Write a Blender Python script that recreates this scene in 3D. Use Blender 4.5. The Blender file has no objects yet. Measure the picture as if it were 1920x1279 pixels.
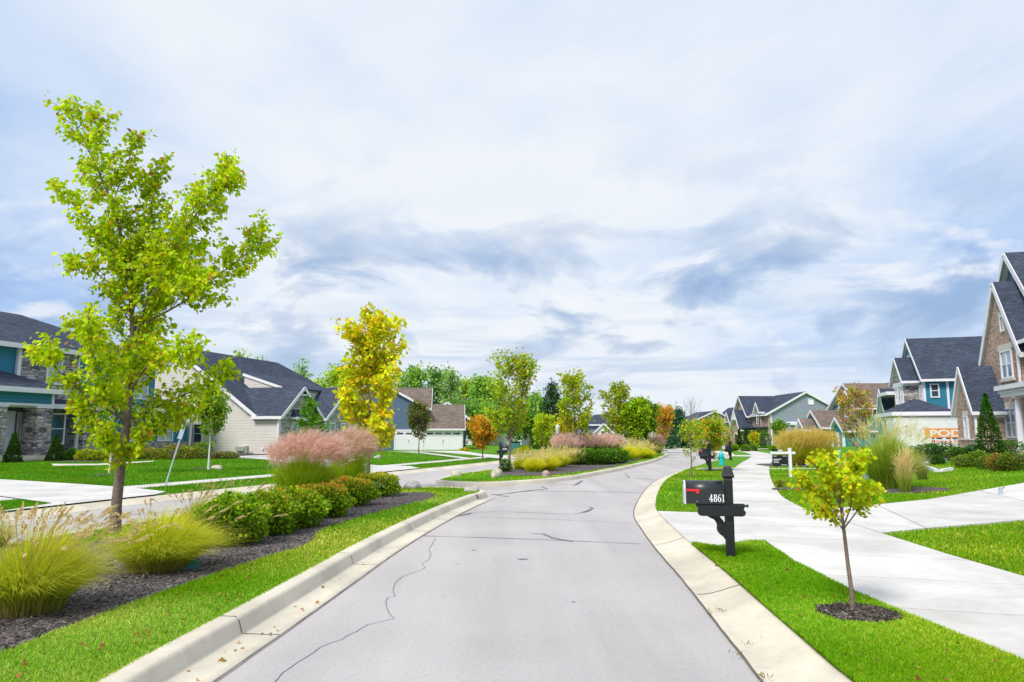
import bpy, bmesh, math, random
import numpy as np
from mathutils import Vector, Matrix
from mathutils.geometry import delaunay_2d_cdt

scene = bpy.context.scene
COL = scene.collection
RS = np.random.RandomState
# ------------------------------------------------------------------ camera
F_PX = 1350.0
CAM_H = 1.7
PITCH = math.atan((815 - 639.5) / F_PX)
cp, sp = math.cos(PITCH), math.sin(PITCH)
cam = bpy.data.cameras.new('camera')
cam.sensor_width = 36
cam.lens = 36 * F_PX / 1920
cam.clip_end = 6000
cam.clip_start = 0.1
camo = bpy.data.objects.new('camera', cam)
COL.objects.link(camo)
camo.location = (0, 0, CAM_H)
camo.rotation_euler = (math.pi / 2 + PITCH, 0, 0)
scene.camera = camo


def ray(px, py):
    a = (px - 960) / F_PX
    b = (639.5 - py) / F_PX
    return (a, cp - b * sp, sp + b * cp)


def G(px, py, z=0.0):
    """the point of the level z that the photograph shows at (px, py)"""
    d = ray(px, py)
    t = (z - CAM_H) / d[2]
    return (d[0] * t, d[1] * t)


def P(px, py, Y):
    """the point at distance Y that the photograph shows at (px, py)"""
    d = ray(px, py)
    t = Y / d[1]
    return Vector((d[0] * t, Y, CAM_H + d[2] * t))


def sstep(a, b, x):
    t = min(1, max(0, (x - a) / (b - a)))
    return t * t * (3 - 2 * t)


def HT(x, y):
    s = x * .959 - y * .284
    if s > -3:
        return .13 + .58 * sstep(4, 12.5, s) * (1 - sstep(60, 95, y))
    return .13 + .2 * sstep(17, 27, -s) * (1 - sstep(55, 72, y))


# ------------------------------------------------------------------ tagging
def tag(o, label=None, cat=None, group=None, kind=None):
    if label: o['label'] = label
    if cat: o['category'] = cat
    if group: o['group'] = group
    if kind: o['kind'] = kind
    return o


def thing(name, label, cat, loc=(0, 0, 0), rotz=0, group=None):
    o = bpy.data.objects.new(name, None)
    COL.objects.link(o)
    o.empty_display_size = .2
    o.location = loc
    o.rotation_euler = (0, 0, rotz)
    return tag(o, label, cat, group)


def dup(root, loc, rotz, label=None, group=None, scale=None):
    r = root.copy()
    COL.objects.link(r)
    r.location = loc
    r.rotation_euler = (0, 0, rotz)
    if scale: r.scale = (scale,) * 3
    if label: r['label'] = label
    if group: r['group'] = group
    for ch in list(root.children):
        c = ch.copy(); COL.objects.link(c); c.parent = r
        for g in list(ch.children):
            d = g.copy(); COL.objects.link(d); d.parent = c
    return r


# ------------------------------------------------------------------ mesh builder
class MB:
    def __init__(s):
        s.v = []; s.f = []

    def add(s, vs, fs):
        n = len(s.v)
        s.v += [tuple(v) for v in vs]
        s.f += [tuple(i + n for i in f) for f in fs]
        return s

    def box(s, x0, x1, y0, y1, z0, z1):
        x0, x1 = sorted((x0, x1)); y0, y1 = sorted((y0, y1)); z0, z1 = sorted((z0, z1))
        return s.add([(x0, y0, z0), (x1, y0, z0), (x1, y1, z0), (x0, y1, z0), (x0, y0, z1), (x1, y0, z1), (x1, y1, z1), (x0, y1, z1)],
                     [(0, 3, 2, 1), (4, 5, 6, 7), (0, 1, 5, 4), (1, 2, 6, 5), (2, 3, 7, 6), (3, 0, 4, 7)])

    def prism(s, pts, vec):
        n = len(pts); vec = Vector(vec)
        a = [Vector(p) for p in pts]; b = [p + vec for p in a]
        fs = [tuple(range(n - 1, -1, -1)), tuple(range(n, 2 * n))]
        fs += [(i, (i + 1) % n, n + (i + 1) % n, n + i) for i in range(n)]
        return s.add(a + b, fs)

    def slab(s, pts, t):
        return s.prism([Vector(p) - Vector((0, 0, t)) for p in pts], (0, 0, t))

    def bar(s, p0, p1, w, h):
        p0 = Vector(p0); p1 = Vector(p1); d = (p1 - p0).normalized()
        up = Vector((0, 0, 1))
        if abs(d.z) > .95: up = Vector((0, 1, 0))
        side = d.cross(up).normalized() * (w / 2)
        u = side.cross(d).normalized() * (h / 2)
        vs = [p0 - side - u, p0 + side - u, p0 + side + u, p0 - side + u]
        return s.prism(vs, p1 - p0)

    def tube(s, pts, rad, n=6, cap=True):
        pts = [Vector(p) for p in pts]
        if not hasattr(rad, '__len__'): rad = [rad] * len(pts)
        base = len(s.v); ref = None
        for i, p in enumerate(pts):
            d = (pts[min(i + 1, len(pts) - 1)] - pts[max(i - 1, 0)])
            if d.length < 1e-6: d = Vector((0, 0, 1))
            d.normalize()
            if ref is None: ref = d.orthogonal().normalized()
            ref = (ref - d * ref.dot(d))
            ref = ref.normalized() if ref.length > 1e-5 else d.orthogonal().normalized()
            b = d.cross(ref)
            for k in range(n):
                a = 2 * math.pi * k / n
                s.v.append(tuple(p + (ref * math.cos(a) + b * math.sin(a)) * rad[i]))
        for i in range(len(pts) - 1):
            for k in range(n):
                s.f.append((base + i * n + k, base + i * n + (k + 1) % n, base + (i + 1) * n + (k + 1) % n, base + (i + 1) * n + k))
        if cap:
            s.f.append(tuple(base + k for k in range(n - 1, -1, -1)))
            s.f.append(tuple(base + (len(pts) - 1) * n + k for k in range(n)))
        return s

    def lathe(s, prof, n=14, c=(0, 0, 0)):
        return s.tube2([(c[0], c[1], c[2] + z) for r, z in prof], [r for r, z in prof], n)

    def tube2(s, pts, rad, n):
        base = len(s.v)
        for p, r in zip(pts, rad):
            for k in range(n):
                a = 2 * math.pi * k / n
                s.v.append((p[0] + math.cos(a) * r, p[1] + math.sin(a) * r, p[2]))
        m = len(pts)
        for i in range(m - 1):
            for k in range(n):
                s.f.append((base + i * n + k, base + i * n + (k + 1) % n, base + (i + 1) * n + (k + 1) % n, base + (i + 1) * n + k))
        s.f.append(tuple(base + k for k in range(n - 1, -1, -1)))
        s.f.append(tuple(base + (m - 1) * n + k for k in range(n)))
        return s

    def build(s, name, material, parent=None, smooth=False, bevel=0):
        me = bpy.data.meshes.new(name)
        me.from_pydata(s.v, [], s.f)
        bm = bmesh.new(); bm.from_mesh(me)
        bmesh.ops.recalc_face_normals(bm, faces=bm.faces)
        if bevel:
            bmesh.ops.bevel(bm, geom=[e for e in bm.edges], offset=bevel, segments=2, affect='EDGES')
        bm.to_mesh(me); bm.free()
        me.materials.append(material)
        if smooth:
            me.polygons.foreach_set('use_smooth', [True] * len(me.polygons))
        o = bpy.data.objects.new(name, me)
        COL.objects.link(o)
        if parent: o.parent = parent
        return o


def np_mesh(name, V, Fq, material, parent=None, col=None, smooth=False):
    """V (n,3); Fq (m,k) faces all of k corners; col (n,3)"""
    me = bpy.data.meshes.new(name)
    V = np.asarray(V, dtype=np.float32); Fq = np.asarray(Fq, dtype=np.int32)
    m, k = Fq.shape
    me.vertices.add(len(V)); me.vertices.foreach_set('co', V.ravel())
    me.loops.add(m * k); me.loops.foreach_set('vertex_index', Fq.ravel())
    me.polygons.add(m)
    me.polygons.foreach_set('loop_start', np.arange(0, m * k, k, dtype=np.int32))
    me.update(calc_edges=True)
    if col is not None:
        a = me.color_attributes.new('col', 'FLOAT_COLOR', 'POINT')
        c = np.ones((len(V), 4), dtype=np.float32); c[:, :3] = col
        a.data.foreach_set('color', c.ravel())
    if smooth: me.polygons.foreach_set('use_smooth', np.ones(m, dtype=bool))
    me.materials.append(material)
    o = bpy.data.objects.new(name, me)
    COL.objects.link(o)
    if parent: o.parent = parent
    return o


# ------------------------------------------------------------------ materials
class NT:
    def __init__(s, name):
        s.m = bpy.data.materials.new(name); s.m.use_nodes = True
        s.t = s.m.node_tree; s.t.nodes.clear()
        s.out = s.n('ShaderNodeOutputMaterial')
        s.b = s.n('ShaderNodeBsdfPrincipled')
        s.l(s.b.outputs[0], s.out.inputs[0])

    def n(s, t, **k):
        x = s.t.nodes.new(t)
        for a, v in k.items(): setattr(x, a, v)
        return x

    def l(s, a, b): s.t.links.new(a, b)

    def obj(s):
        return s.n('ShaderNodeTexCoord').outputs['Object']

    def mapping(s, vec, scale=(1, 1, 1)):
        m = s.n('ShaderNodeMapping'); m.inputs['Scale'].default_value = scale
        s.l(vec, m.inputs[0]); return m.outputs[0]

    def noise(s, vec, scale, detail=4, rough=.6, dist=0):
        x = s.n('ShaderNodeTexNoise')
        x.inputs['Scale'].default_value = scale; x.inputs['Detail'].default_value = detail
        x.inputs['Roughness'].default_value = rough; x.inputs['Distortion'].default_value = dist
        s.l(vec, x.inputs['Vector']); return x.outputs['Fac']

    def ramp(s, fac, stops, interp='LINEAR'):
        r = s.n('ShaderNodeValToRGB'); r.color_ramp.interpolation = interp
        e = r.color_ramp.elements
        while len(e) < len(stops): e.new(.5)
        for i, (p, c) in enumerate(stops):
            e[i].position = p
            e[i].color = (c[0], c[1], c[2], 1) if hasattr(c, '__len__') else (c, c, c, 1)
        s.l(fac, r.inputs[0]); return r.outputs[0]

    def mix(s, fac, a, b, mode='MIX'):
        x = s.n('ShaderNodeMix', data_type='RGBA', blend_type=mode)
        for sock, v in ((x.inputs[0], fac), (x.inputs[6], a), (x.inputs[7], b)):
            if hasattr(v, 'links') or hasattr(v, 'is_linked'): s.l(v, sock)
            elif hasattr(v, '__len__'): sock.default_value = (v[0], v[1], v[2], 1)
            else: sock.default_value = v
        return x.outputs[2]

    def math(s, op, a, b=0.0, c=None):
        x = s.n('ShaderNodeMath', operation=op)
        for i, v in enumerate((a, b) if c is None else (a, b, c)):
            if hasattr(v, 'is_linked'): s.l(v, x.inputs[i])
            else: x.inputs[i].default_value = v
        return x.outputs[0]

    def bump(s, h, strength=.3, dist=.01):
        x = s.n('ShaderNodeBump'); x.inputs['Strength'].default_value = strength; x.inputs['Distance'].default_value = dist
        s.l(h, x.inputs['Height']); s.l(x.outputs[0], s.b.inputs['Normal'])

    def base(s, c, rough=.7, spec=.3):
        if hasattr(c, 'is_linked'): s.l(c, s.b.inputs['Base Color'])
        else: s.b.inputs['Base Color'].default_value = (c[0], c[1], c[2], 1)
        s.b.inputs['Roughness'].default_value = rough
        s.b.inputs['Specular IOR Level'].default_value = spec
        return s.m


def sc(c, k): return tuple(x * k for x in c)


def m_plain(name, c, rough=.6, amt=.12, nscale=6, spec=.3, bump=0):
    t = NT(name); o = t.obj()
    f = t.noise(o, nscale, 5)
    m = t.base(t.ramp(f, [(.3, sc(c, 1 - amt)), (.7, sc(c, 1 + amt))]), rough, spec)
    if bump: t.bump(f, bump, .01)
    return m


def wallvec(t):
    o = t.obj(); s = t.n('ShaderNodeSeparateXYZ'); t.l(o, s.inputs[0])
    c = t.n('ShaderNodeCombineXYZ')
    t.l(t.math('ADD', s.outputs[0], s.outputs[1]), c.inputs[0]); t.l(s.outputs[2], c.inputs[1])
    return o, s, c.outputs[0]


def m_siding(name, c, lap=.17):
    t = NT(name); o, s, w = wallvec(t)
    fr = t.math('FRACT', t.math('DIVIDE', s.outputs[2], lap))
    line = t.ramp(fr, [(0, .55), (.1, .8), (.22, 1), (1, 1.0)])
    n = t.noise(t.mapping(w, (1, 8, 1)), 1.3, 5)
    col = t.mix(1, t.ramp(n, [(.3, sc(c, .9)), (.7, sc(c, 1.08))]), line, 'MULTIPLY')
    m = t.base(col, .55, .3)
    t.bump(fr, .6, .015)
    return m


def m_brick(name, c1, c2, mortar, w=.22, h=.076):
    t = NT(name); o, s, v = wallvec(t)
    b = t.n('ShaderNodeTexBrick')
    b.inputs['Scale'].default_value = 1; b.inputs['Brick Width'].default_value = w; b.inputs['Row Height'].default_value = h
    b.inputs['Mortar Size'].default_value = .007; b.inputs['Bias'].default_value = 0
    for k, c in (('Color1', c1), ('Color2', c2), ('Mortar', mortar)): b.inputs[k].default_value = (*c, 1)
    t.l(v, b.inputs['Vector'])
    n = t.noise(o, 1.2, 6)
    vo = t.n('ShaderNodeTexVoronoi'); vo.inputs['Scale'].default_value = 1
    t.l(t.mapping(v, (4.5, 13, 1)), vo.inputs['Vector'])
    cell = t.ramp(vo.outputs['Color'], [(.1, .62), (.9, 1.3)])
    col = t.mix(1, b.outputs['Color'], cell, 'MULTIPLY')
    col = t.mix(1, col, t.ramp(n, [(.3, .85), (.7, 1.12)]), 'MULTIPLY')
    m = t.base(col, .85, .15)
    t.bump(b.outputs['Fac'], -.5, .008)
    return m


def m_stone(name, cols, sx=2.6, sz=8.0, mortar=(.1, .095, .09), edge=.06):
    t = NT(name); o, s, v = wallvec(t)
    mv = t.mapping(v, (sx, sz, 1))
    vo = t.n('ShaderNodeTexVoronoi'); vo.inputs['Scale'].default_value = 1; vo.inputs['Randomness'].default_value = .8
    t.l(mv, vo.inputs['Vector'])
    ve = t.n('ShaderNodeTexVoronoi', feature='DISTANCE_TO_EDGE'); ve.inputs['Scale'].default_value = 1; ve.inputs['Randomness'].default_value = .8
    t.l(mv, ve.inputs['Vector'])
    sp_ = t.n('ShaderNodeSeparateColor'); t.l(vo.outputs['Color'], sp_.inputs[0])
    k = len(cols)
    c = t.ramp(sp_.outputs[0], [(i / max(1, k - 1) * .8 + .1, q) for i, q in enumerate(cols)])
    c = t.mix(1, c, t.ramp(t.noise(o, 9, 5), [(.3, .75), (.7, 1.2)]), 'MULTIPLY')
    e = t.ramp(ve.outputs['Distance'], [(0, 0), (edge, 1)])
    m = t.base(t.mix(e, mortar, c), .85, .15)
    t.bump(e, .8, .03)
    return m


def m_shingle(name, c):
    t = NT(name); o, s, v = wallvec(t)
    b = t.n('ShaderNodeTexBrick')
    b.inputs['Scale'].default_value = 1; b.inputs['Brick Width'].default_value = .33; b.inputs['Row Height'].default_value = .1
    b.inputs['Mortar Size'].default_value = .012
    for k, q in (('Color1', .75), ('Color2', 1.25), ('Mortar', .45)): b.inputs[k].default_value = (q, q, q, 1)
    t.l(v, b.inputs['Vector'])
    n = t.noise(o, 14, 6, .7); n2 = t.noise(o, .6, 4)
    col = t.mix(1, t.ramp(n, [(.3, sc(c, .65)), (.7, sc(c, 1.4))]), b.outputs['Color'], 'MULTIPLY')
    col = t.mix(1, col, t.ramp(n2, [(.3, .88), (.7, 1.12)]), 'MULTIPLY')
    m = t.base(col, .9, .2)
    t.bump(n, .5, .02)
    return m


def m_attr(name, rough=.5, trans=.3, spec=.25, tmul=1.25):
    t = NT(name)
    a = t.n('ShaderNodeAttribute'); a.attribute_name = 'col'
    t.base(a.outputs['Color'], rough, spec)
    if trans:
        tr = t.n('ShaderNodeBsdfTranslucent')
        t.l(t.mix(1, a.outputs['Color'], (tmul, tmul, tmul * .6), 'MULTIPLY'), tr.inputs[0])
        mx = t.n('ShaderNodeMixShader'); mx.inputs[0].default_value = trans
        t.l(t.b.outputs[0], mx.inputs[1]); t.l(tr.outputs[0], mx.inputs[2]); t.l(mx.outputs[0], t.out.inputs[0])
    return t.m


def m_glass(name, c=(.05, .07, .09), blind=None):
    t = NT(name); o = t.obj()
    n = t.noise(o, .9, 2)
    col = t.ramp(n, [(.35, sc(c, .6)), (.65, sc(c, 1.5))])
    t.base(col, .06, .9)
    t.b.inputs['Metallic'].default_value = .0
    t.b.inputs['Coat Weight'].default_value = .6; t.b.inputs['Coat Roughness'].default_value = .03
    return t.m


class M: pass


M.white = m_plain('white_trim', (.82, .79, .83), .5, .04, 3)
M.glass = m_glass('window_glass')
M.glass_pale = m_glass('window_glass_pale', (.28, .36, .42))
M.glass_green = m_glass('window_glass_green', (.22, .36, .30))
M.slate = m_shingle('shingles_charcoal', (.058, .072, .108))
M.brownroof = m_shingle('shingles_brown', (.20, .155, .13))
M.teal = m_siding('siding_teal', (.035, .23, .35))
M.teal2 = m_siding('siding_turquoise', (.03, .27, .33))
M.beige = m_siding('siding_beige', (.72, .675, .625), .2)
M.blue = m_siding('siding_slate_blue', (.115, .17, .265))
M.greyblue = m_siding('siding_grey_blue', (.30, .33, .41))
M.stone = m_stone('ledge_stone', [(.15, .14, .14), (.46, .42, .39), (.26, .25, .26), (.56, .46, .38), (.38, .36, .37), (.62, .57, .52)])
M.stone_dark = m_stone('ledge_stone_dark', [(.07, .067, .067), (.18, .165, .165), (.115, .108, .115), (.24, .20, .18)])
M.stone_light = m_stone('ledge_stone_light', [(.30, .28, .26), (.56, .52, .48), (.42, .40, .38), (.62, .57, .51), (.5, .47, .45)])
M.stone_red = m_stone('field_stone_red', [(.28, .13, .10), (.5, .33, .24), (.36, .2, .16), (.55, .42, .33), (.24, .16, .15)], 4, 4.6, (.3, .26, .22))
M.brick = m_brick('brick_tan_red', (.42, .25, .185), (.52, .34, .26), (.5, .44, .38))
M.brick2 = m_brick('brick_brown', (.40, .245, .19), (.50, .33, .26), (.46, .41, .36))
M.brick3 = m_brick('brick_grey_tan', (.45, .37, .31), (.56, .47, .40), (.5, .46, .42))
M.limestone = m_plain('limestone', (.66, .60, .52), .8, .08, 8)
M.black = m_plain('black_paint', (.012, .013, .017), .42, .15, 20, .5)
M.blackmetal = m_plain('black_metal', (.022, .024, .03), .36, .1, 12, .6)
M.red = m_plain('red_plastic', (.75, .02, .025), .4, .06, 10, .5)
M.alu = m_plain('aluminium', (.55, .56, .58), .35, .06, 12, .6)
M.galv = m_plain('galvanised_steel', (.40, .45, .50), .45, .12, 9, .5)
M.whitept = m_plain('white_paint', (.85, .83, .87), .4, .04, 4, .4)
M.orange = m_plain('orange_vinyl', (.88, .34, .09), .5, .05, 5)
M.redtext = m_plain('red_vinyl', (.75, .16, .10), .5, .05, 5)
M.navy = m_plain('navy_vinyl', (.02, .03, .09), .5, .05, 5)
M.hydrant = m_plain('turquoise_enamel', (.0, .5, .52), .35, .06, 15, .5)
M.greenbox = m_plain('green_plastic', (.06, .22, .19), .5, .12, 10)
M.greybox = m_plain('grey_green_plastic', (.30, .36, .30), .55, .08, 10)
M.bark = m_plain('bark', (.21, .155, .125), .9, .35, 22, .1, .8)
M.bark_dark = m_plain('bark_dark', (.09, .065, .05), .9, .35, 18, .1, .8)
M.bark_wrap = m_plain('white_trunk_wrap', (.68, .66, .64), .8, .08, 18)
M.leaf = m_attr('leaf', .55, .40, .15, 1.4)
M.blade = m_attr('grass_blade', .65, .30, .06)
M.plume = m_attr('grass_plume', .8, .35, .1, 1.0)
M.rock = m_stone('granite_rock', [(.33, .30, .28), (.5, .45, .42), (.42, .37, .35)], 2, 2, (.36, .32, .30), .02)
M.rockpink = m_plain('pink_granite', (.48, .33, .31), .8, .3, 9, .2, .8)
M.rockgrey = m_plain('grey_granite', (.42, .39, .38), .8, .35, 8, .2, .8)
M.rocktan = m_plain('tan_granite', (.52, .47, .38), .8, .35, 6, .2, .8)
M.door_white = m_plain('door_white', (.86, .78, .86), .45, .03, 3)
M.door_dark = m_plain('door_dark_wood', (.045, .03, .025), .5, .2, 8)
M.cream = m_siding('siding_cream', (.62, .57, .48), .2)
M.lampglass = m_plain('frosted_lamp', (.6, .6, .62), .4, .05, 5)
M.yellow = m_plain('yellow_plastic', (.7, .6, .02), .5, .08, 8)
M.binteal = m_plain('teal_bin', (.05, .2, .22), .5, .1, 8)


def m_asphalt():
    t = NT('worn_asphalt'); o = t.obj()
    f = t.noise(o, 260, 3, .7); g = t.noise(o, .35, 5, .55); h = t.noise(o, 27, 4, .7)
    tr = t.noise(t.mapping(o, (.9, .06, 1)), 1.0, 4)
    c = t.ramp(f, [(.28, (.33, .307, .298)), (.5, (.47, .438, .43)), (.72, (.62, .585, .575))])
    c = t.mix(1, c, t.ramp(g, [(.3, .90), (.7, 1.08)]), 'MULTIPLY')
    c = t.mix(1, c, t.ramp(h, [(.25, .80), (.45, .98), (.7, 1.08)]), 'MULTIPLY')
    c = t.mix(1, c, t.ramp(tr, [(.35, .91), (.65, 1.07)]), 'MULTIPLY')
    sp2 = t.noise(o, 3.1, 1, .4)
    c = t.mix(1, c, t.ramp(sp2, [(.0, 1), (.77, 1), (.80, .75)]), 'MULTIPLY')
    m = t.base(c, .85, .25)
    t.bump(f, .35, .006)
    return m


def m_concrete(name, c, dirt=.2, joints=None, ang=0):
    t = NT(name); o = t.obj()
    f = t.noise(o, 120, 3, .7); g = t.noise(o, .8, 6, .6, .6); h = t.noise(o, 7, 5)
    k = t.ramp(f, [(.3, sc(c, .9)), (.7, sc(c, 1.08))])
    k = t.mix(1, k, t.ramp(g, [(.32, 1 - dirt), (.62, 1.05)]), 'MULTIPLY')
    k = t.mix(1, k, t.ramp(h, [(.25, .9), (.5, 1.0), (.8, 1.03)]), 'MULTIPLY')
    if joints:
        mp = t.n('ShaderNodeMapping'); mp.inputs['Rotation'].default_value = (0, 0, ang); t.l(o, mp.inputs[0])
        s = t.n('ShaderNodeSeparateXYZ'); t.l(mp.outputs[0], s.inputs[0])
        fr = t.math('FRACT', t.math('DIVIDE', s.outputs[0], joints))
        wn = t.n('ShaderNodeTexWhiteNoise', noise_dimensions='1D')
        t.l(t.math('FLOOR', t.math('DIVIDE', s.outputs[0], joints)), wn.inputs['W'])
        k = t.mix(1, k, t.ramp(wn.outputs['Value'], [(0, .90), (1, 1.05)]), 'MULTIPLY')
        k = t.mix(1, k, t.ramp(fr, [(0, .5), (.008, .6), (.016, 1), (1, 1)]), 'MULTIPLY')
    m = t.base(k, .85, .2)
    t.bump(f, .2, .004)
    return m


def m_lawn():
    t = NT('lawn_turf'); o = t.obj()
    f = t.noise(o, 45, 5, .75); g = t.noise(o, .5, 5, .6); st = t.noise(t.mapping(o, (.25, 1.6, 1)), .9, 3)
    c = t.ramp(f, [(.25, (.045, .15, .006)), (.5, (.10, .28, .008)), (.78, (.20, .43, .014))])
    c = t.mix(t.ramp(g, [(.42, 0), (.7, .55)]), c, (.15, .30, .03))
    c = t.mix(1, c, t.ramp(st, [(.35, .88), (.65, 1.1)]), 'MULTIPLY')
    m = t.base(c, .8, .1)
    t.bump(f, .9, .04)
    return m


def m_mulch():
    t = NT('bark_mulch'); o = t.obj()
    v = t.n('ShaderNodeTexVoronoi'); v.inputs['Scale'].default_value = 38; v.inputs['Randomness'].default_value = 1
    t.l(t.mapping(o, (1, .55, 1)), v.inputs['Vector'])
    f = t.noise(o, 60, 5, .8)
    c = t.ramp(v.outputs['Color'], [(.15, (.07, .058, .06)), (.6, (.19, .16, .165)), (.95, (.38, .335, .33))])
    c = t.mix(1, c, t.ramp(f, [(.3, .55), (.7, 1.25)]), 'MULTIPLY')
    m = t.base(c, .95, .1)
    t.bump(v.outputs['Distance'], 1, .04)
    return m


M.asphalt = m_asphalt()
M.kerb = m_concrete('kerb_concrete', (.68, .615, .495), .2)
M.walk = m_concrete('walk_concrete', (.67, .64, .60), .2, 1.5, -math.atan2(.959, .284))
M.drive = m_concrete('driveway_concrete', (.67, .645, .61), .2, 3.1, -math.atan2(-.284, .959))
M.lawn = m_lawn()
M.mulch = m_mulch()
M.seal = m_plain('crack_sealant', (.19, .178, .195), .7, .2, 9)
M.seam = m_plain('seam_dirt', (.14, .12, .105), .9, .4, 30)

# ------------------------------------------------------------------ paths and sheets
def spline(pts, step=.5):
    pts = [Vector((p[0], p[1], 0)) for p in pts]
    out = []
    for i in range(len(pts) - 1):
        p0 = pts[max(i - 1, 0)]; p1 = pts[i]; p2 = pts[i + 1]; p3 = pts[min(i + 2, len(pts) - 1)]
        n = max(1, int((p2 - p1).length / step))
        # centripetal-like tangents
        def tan(a, b, c):
            l1 = max((b - a).length, 1e-4); l2 = max((c - b).length, 1e-4)
            return ((b - a) / l1 * l2 + (c - b) / l2 * l1) / (l1 + l2)
        L = (p2 - p1).length
        m1 = tan(p0, p1, p2) * L if i > 0 else (p2 - p1)
        m2 = tan(p1, p2, p3) * L if i < len(pts) - 2 else (p2 - p1)
        for k in range(n):
            t = k / n; t2 = t * t; t3 = t2 * t
            out.append(p1 * (2 * t3 - 3 * t2 + 1) + m1 * (t3 - 2 * t2 + t) + p2 * (-2 * t3 + 3 * t2) + m2 * (t3 - t2))
    out.append(pts[-1])
    return [(p.x, p.y) for p in out]


def offset(path, d):
    """path moved by d to its right"""
    out = []
    for i, p in enumerate(path):
        a = path[max(i - 1, 0)]; b = path[min(i + 1, len(path) - 1)]
        dx, dy = b[0] - a[0], b[1] - a[1]; l = math.hypot(dx, dy) or 1
        out.append((p[0] + dy / l * d, p[1] - dx / l * d))
    return out


def kerb(name, path, prof, material, jit=0):
    """prof: (offset to the right, z) cross-section"""
    rows = [offset(path, o) for o, z in prof]
    V = []; Fc = []
    n = len(path); k = len(prof)
    for j, (o, z) in enumerate(prof):
        for p in rows[j]: V.append((p[0], p[1], z))
    for j in range(k - 1):
        for i in range(n - 1):
            Fc.append((j * n + i, j * n + i + 1, (j + 1) * n + i + 1, (j + 1) * n + i))
    o = np_mesh(name, V, Fc, material, smooth=False)
    return tag(o, kind='structure')


def inside(poly, x, y):
    x = np.asarray(x); y = np.asarray(y)
    r = np.zeros(x.shape, dtype=bool)
    n = len(poly)
    for i in range(n):
        x1, y1 = poly[i]; x2, y2 = poly[(i + 1) % n]
        if y1 == y2: continue
        c = ((y1 > y) != (y2 > y)) & (x < (x2 - x1) * (y - y1) / (y2 - y1) + x1)
        r ^= c
    return r


def sheet(name, poly, material, dz=0.0, hf=HT, grid=2.0, kind='structure', skirt=0):
    xs = [p[0] for p in poly]; ys = [p[1] for p in poly]
    vs = [Vector(p) for p in poly]
    gx = np.arange(min(xs) + grid / 2, max(xs), grid); gy = np.arange(min(ys) + grid / 2, max(ys), grid)
    X, Y = np.meshgrid(gx, gy); X = X.ravel(); Y = Y.ravel()
    k = inside(poly, X, Y)
    pts = vs + [Vector((a + .013 * grid * math.sin(7 * b), b + .011 * grid * math.sin(5 * a))) for a, b in zip(X[k], Y[k])]
    n = len(vs)
    r = delaunay_2d_cdt(pts, [(i, (i + 1) % n) for i in range(n)], [], 1, 1e-5)
    V = [(v.x, v.y, hf(v.x, v.y) + dz) for v in r[0]]
    T = []
    for f in r[2]:
        a, b, c = (r[0][i] for i in f)
        if (b - a).cross(c - a) < 0: f = [f[0], f[2], f[1]]
        T.append(list(f))
    o = np_mesh(name, V, T, material)
    if skirt:
        mb = MB()
        for i in range(n):
            a = poly[i]; b = poly[(i + 1) % n]
            za = hf(*a) + dz; zb = hf(*b) + dz
            mb.add([(a[0], a[1], za), (b[0], b[1], zb), (b[0], b[1], zb - skirt), (a[0], a[1], za - skirt)], [(0, 1, 2, 3)])
        # joined into the same sheet
        me = o.data
        bm = bmesh.new(); bm.from_mesh(me)
        vv = [bm.verts.new(v) for v in mb.v]
        for f in mb.f: bm.faces.new([vv[i] for i in f])
        bm.to_mesh(me); bm.free()
    if kind: tag(o, kind=kind)
    return o


RIN = spline([(1.62, -6), (1.68, 0), (1.72, 3), (1.74, 5.25), (1.8, 6), (1.89, 7.2), (2.01, 8.7), (2.14, 10.8), (2.30, 12.8), (2.62, 15.8),
              (3.1, 18.2), (3.85, 21.5), (5.05, 26.1), (7.3, 32.8), (11.2, 42.8), (14.2, 49.5), (16.6, 56), (18.5, 63), (19.6, 70), (19.8, 77),
              (19, 85), (16.5, 95), (12, 107), (5, 120)], .6)
LG = spline([(-2.2, -6), (-2.15, 0), (-2.1, 3), (-2.07, 5.25), (-1.98, 6.4), (-1.86, 8.13), (-1.68, 10.8), (-1.33, 14.2), (-.75, 18.2), (-.48, 19.7)], .5)
# outline of the front island (back of its kerb), counter-clockwise from the near right corner
I1_right = offset(spline([(-2.2, -6), (-2.15, 0), (-2.1, 3), (-2.07, 5.25), (-1.98, 6.4), (-1.86, 8.13), (-1.68, 10.8), (-1.33, 14.2), (-.80, 18.0), (-.55, 19.2)], .5), -.52)
I1_tip = spline([I1_right[-1], (-.88, 20.2), (-1.02, 21.0), (-1.6, 21.75), (-2.61, 21.95), (-3.45, 21.3), (-4.5, 19.3), (-5.5, 17.1), (-6.2, 15.0), (-6.75, 12.9), (-7.15, 10.8), (-7.5, 8), (-7.8, 4), (-8.1, -6)], .4)
ISL1 = I1_right + I1_tip[1:]
I2 = spline([(-2.45, 26.6), (-2.55, 25.7), (-2.15, 24.75), (-1.1, 24.25), (.74, 25.6), (2.0, 27.5), (3.15, 30.2), (6.14, 38.0), (8.6, 45.2), (10.6, 52.1), (12.2, 58.2),
             (12.75, 61.2), (12.3, 62.8), (10.7, 64.3), (8.2, 61), (5.0, 52), (1.7, 40.5), (-.5, 34), (-2.0, 29.5), (-2.45, 26.6)], .5)[:-1]
FK = spline([(-13.0, -8), (-11.6, 5), (-10.9, 11.5), (-10.4, 14.6), (-9.5, 18.3), (-8.0, 22.85), (-6.2, 28.3), (-4.5, 33.2), (-2.2, 40), (1.5, 51.3), (5.2, 59.5), (9, 65),
             (13.4, 68.3), (15.4, 72), (16, 78), (15, 87), (12.5, 97), (6, 108)], .7)
RB = offset(RIN, .47)
ROAD_Z = 0.0
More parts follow.
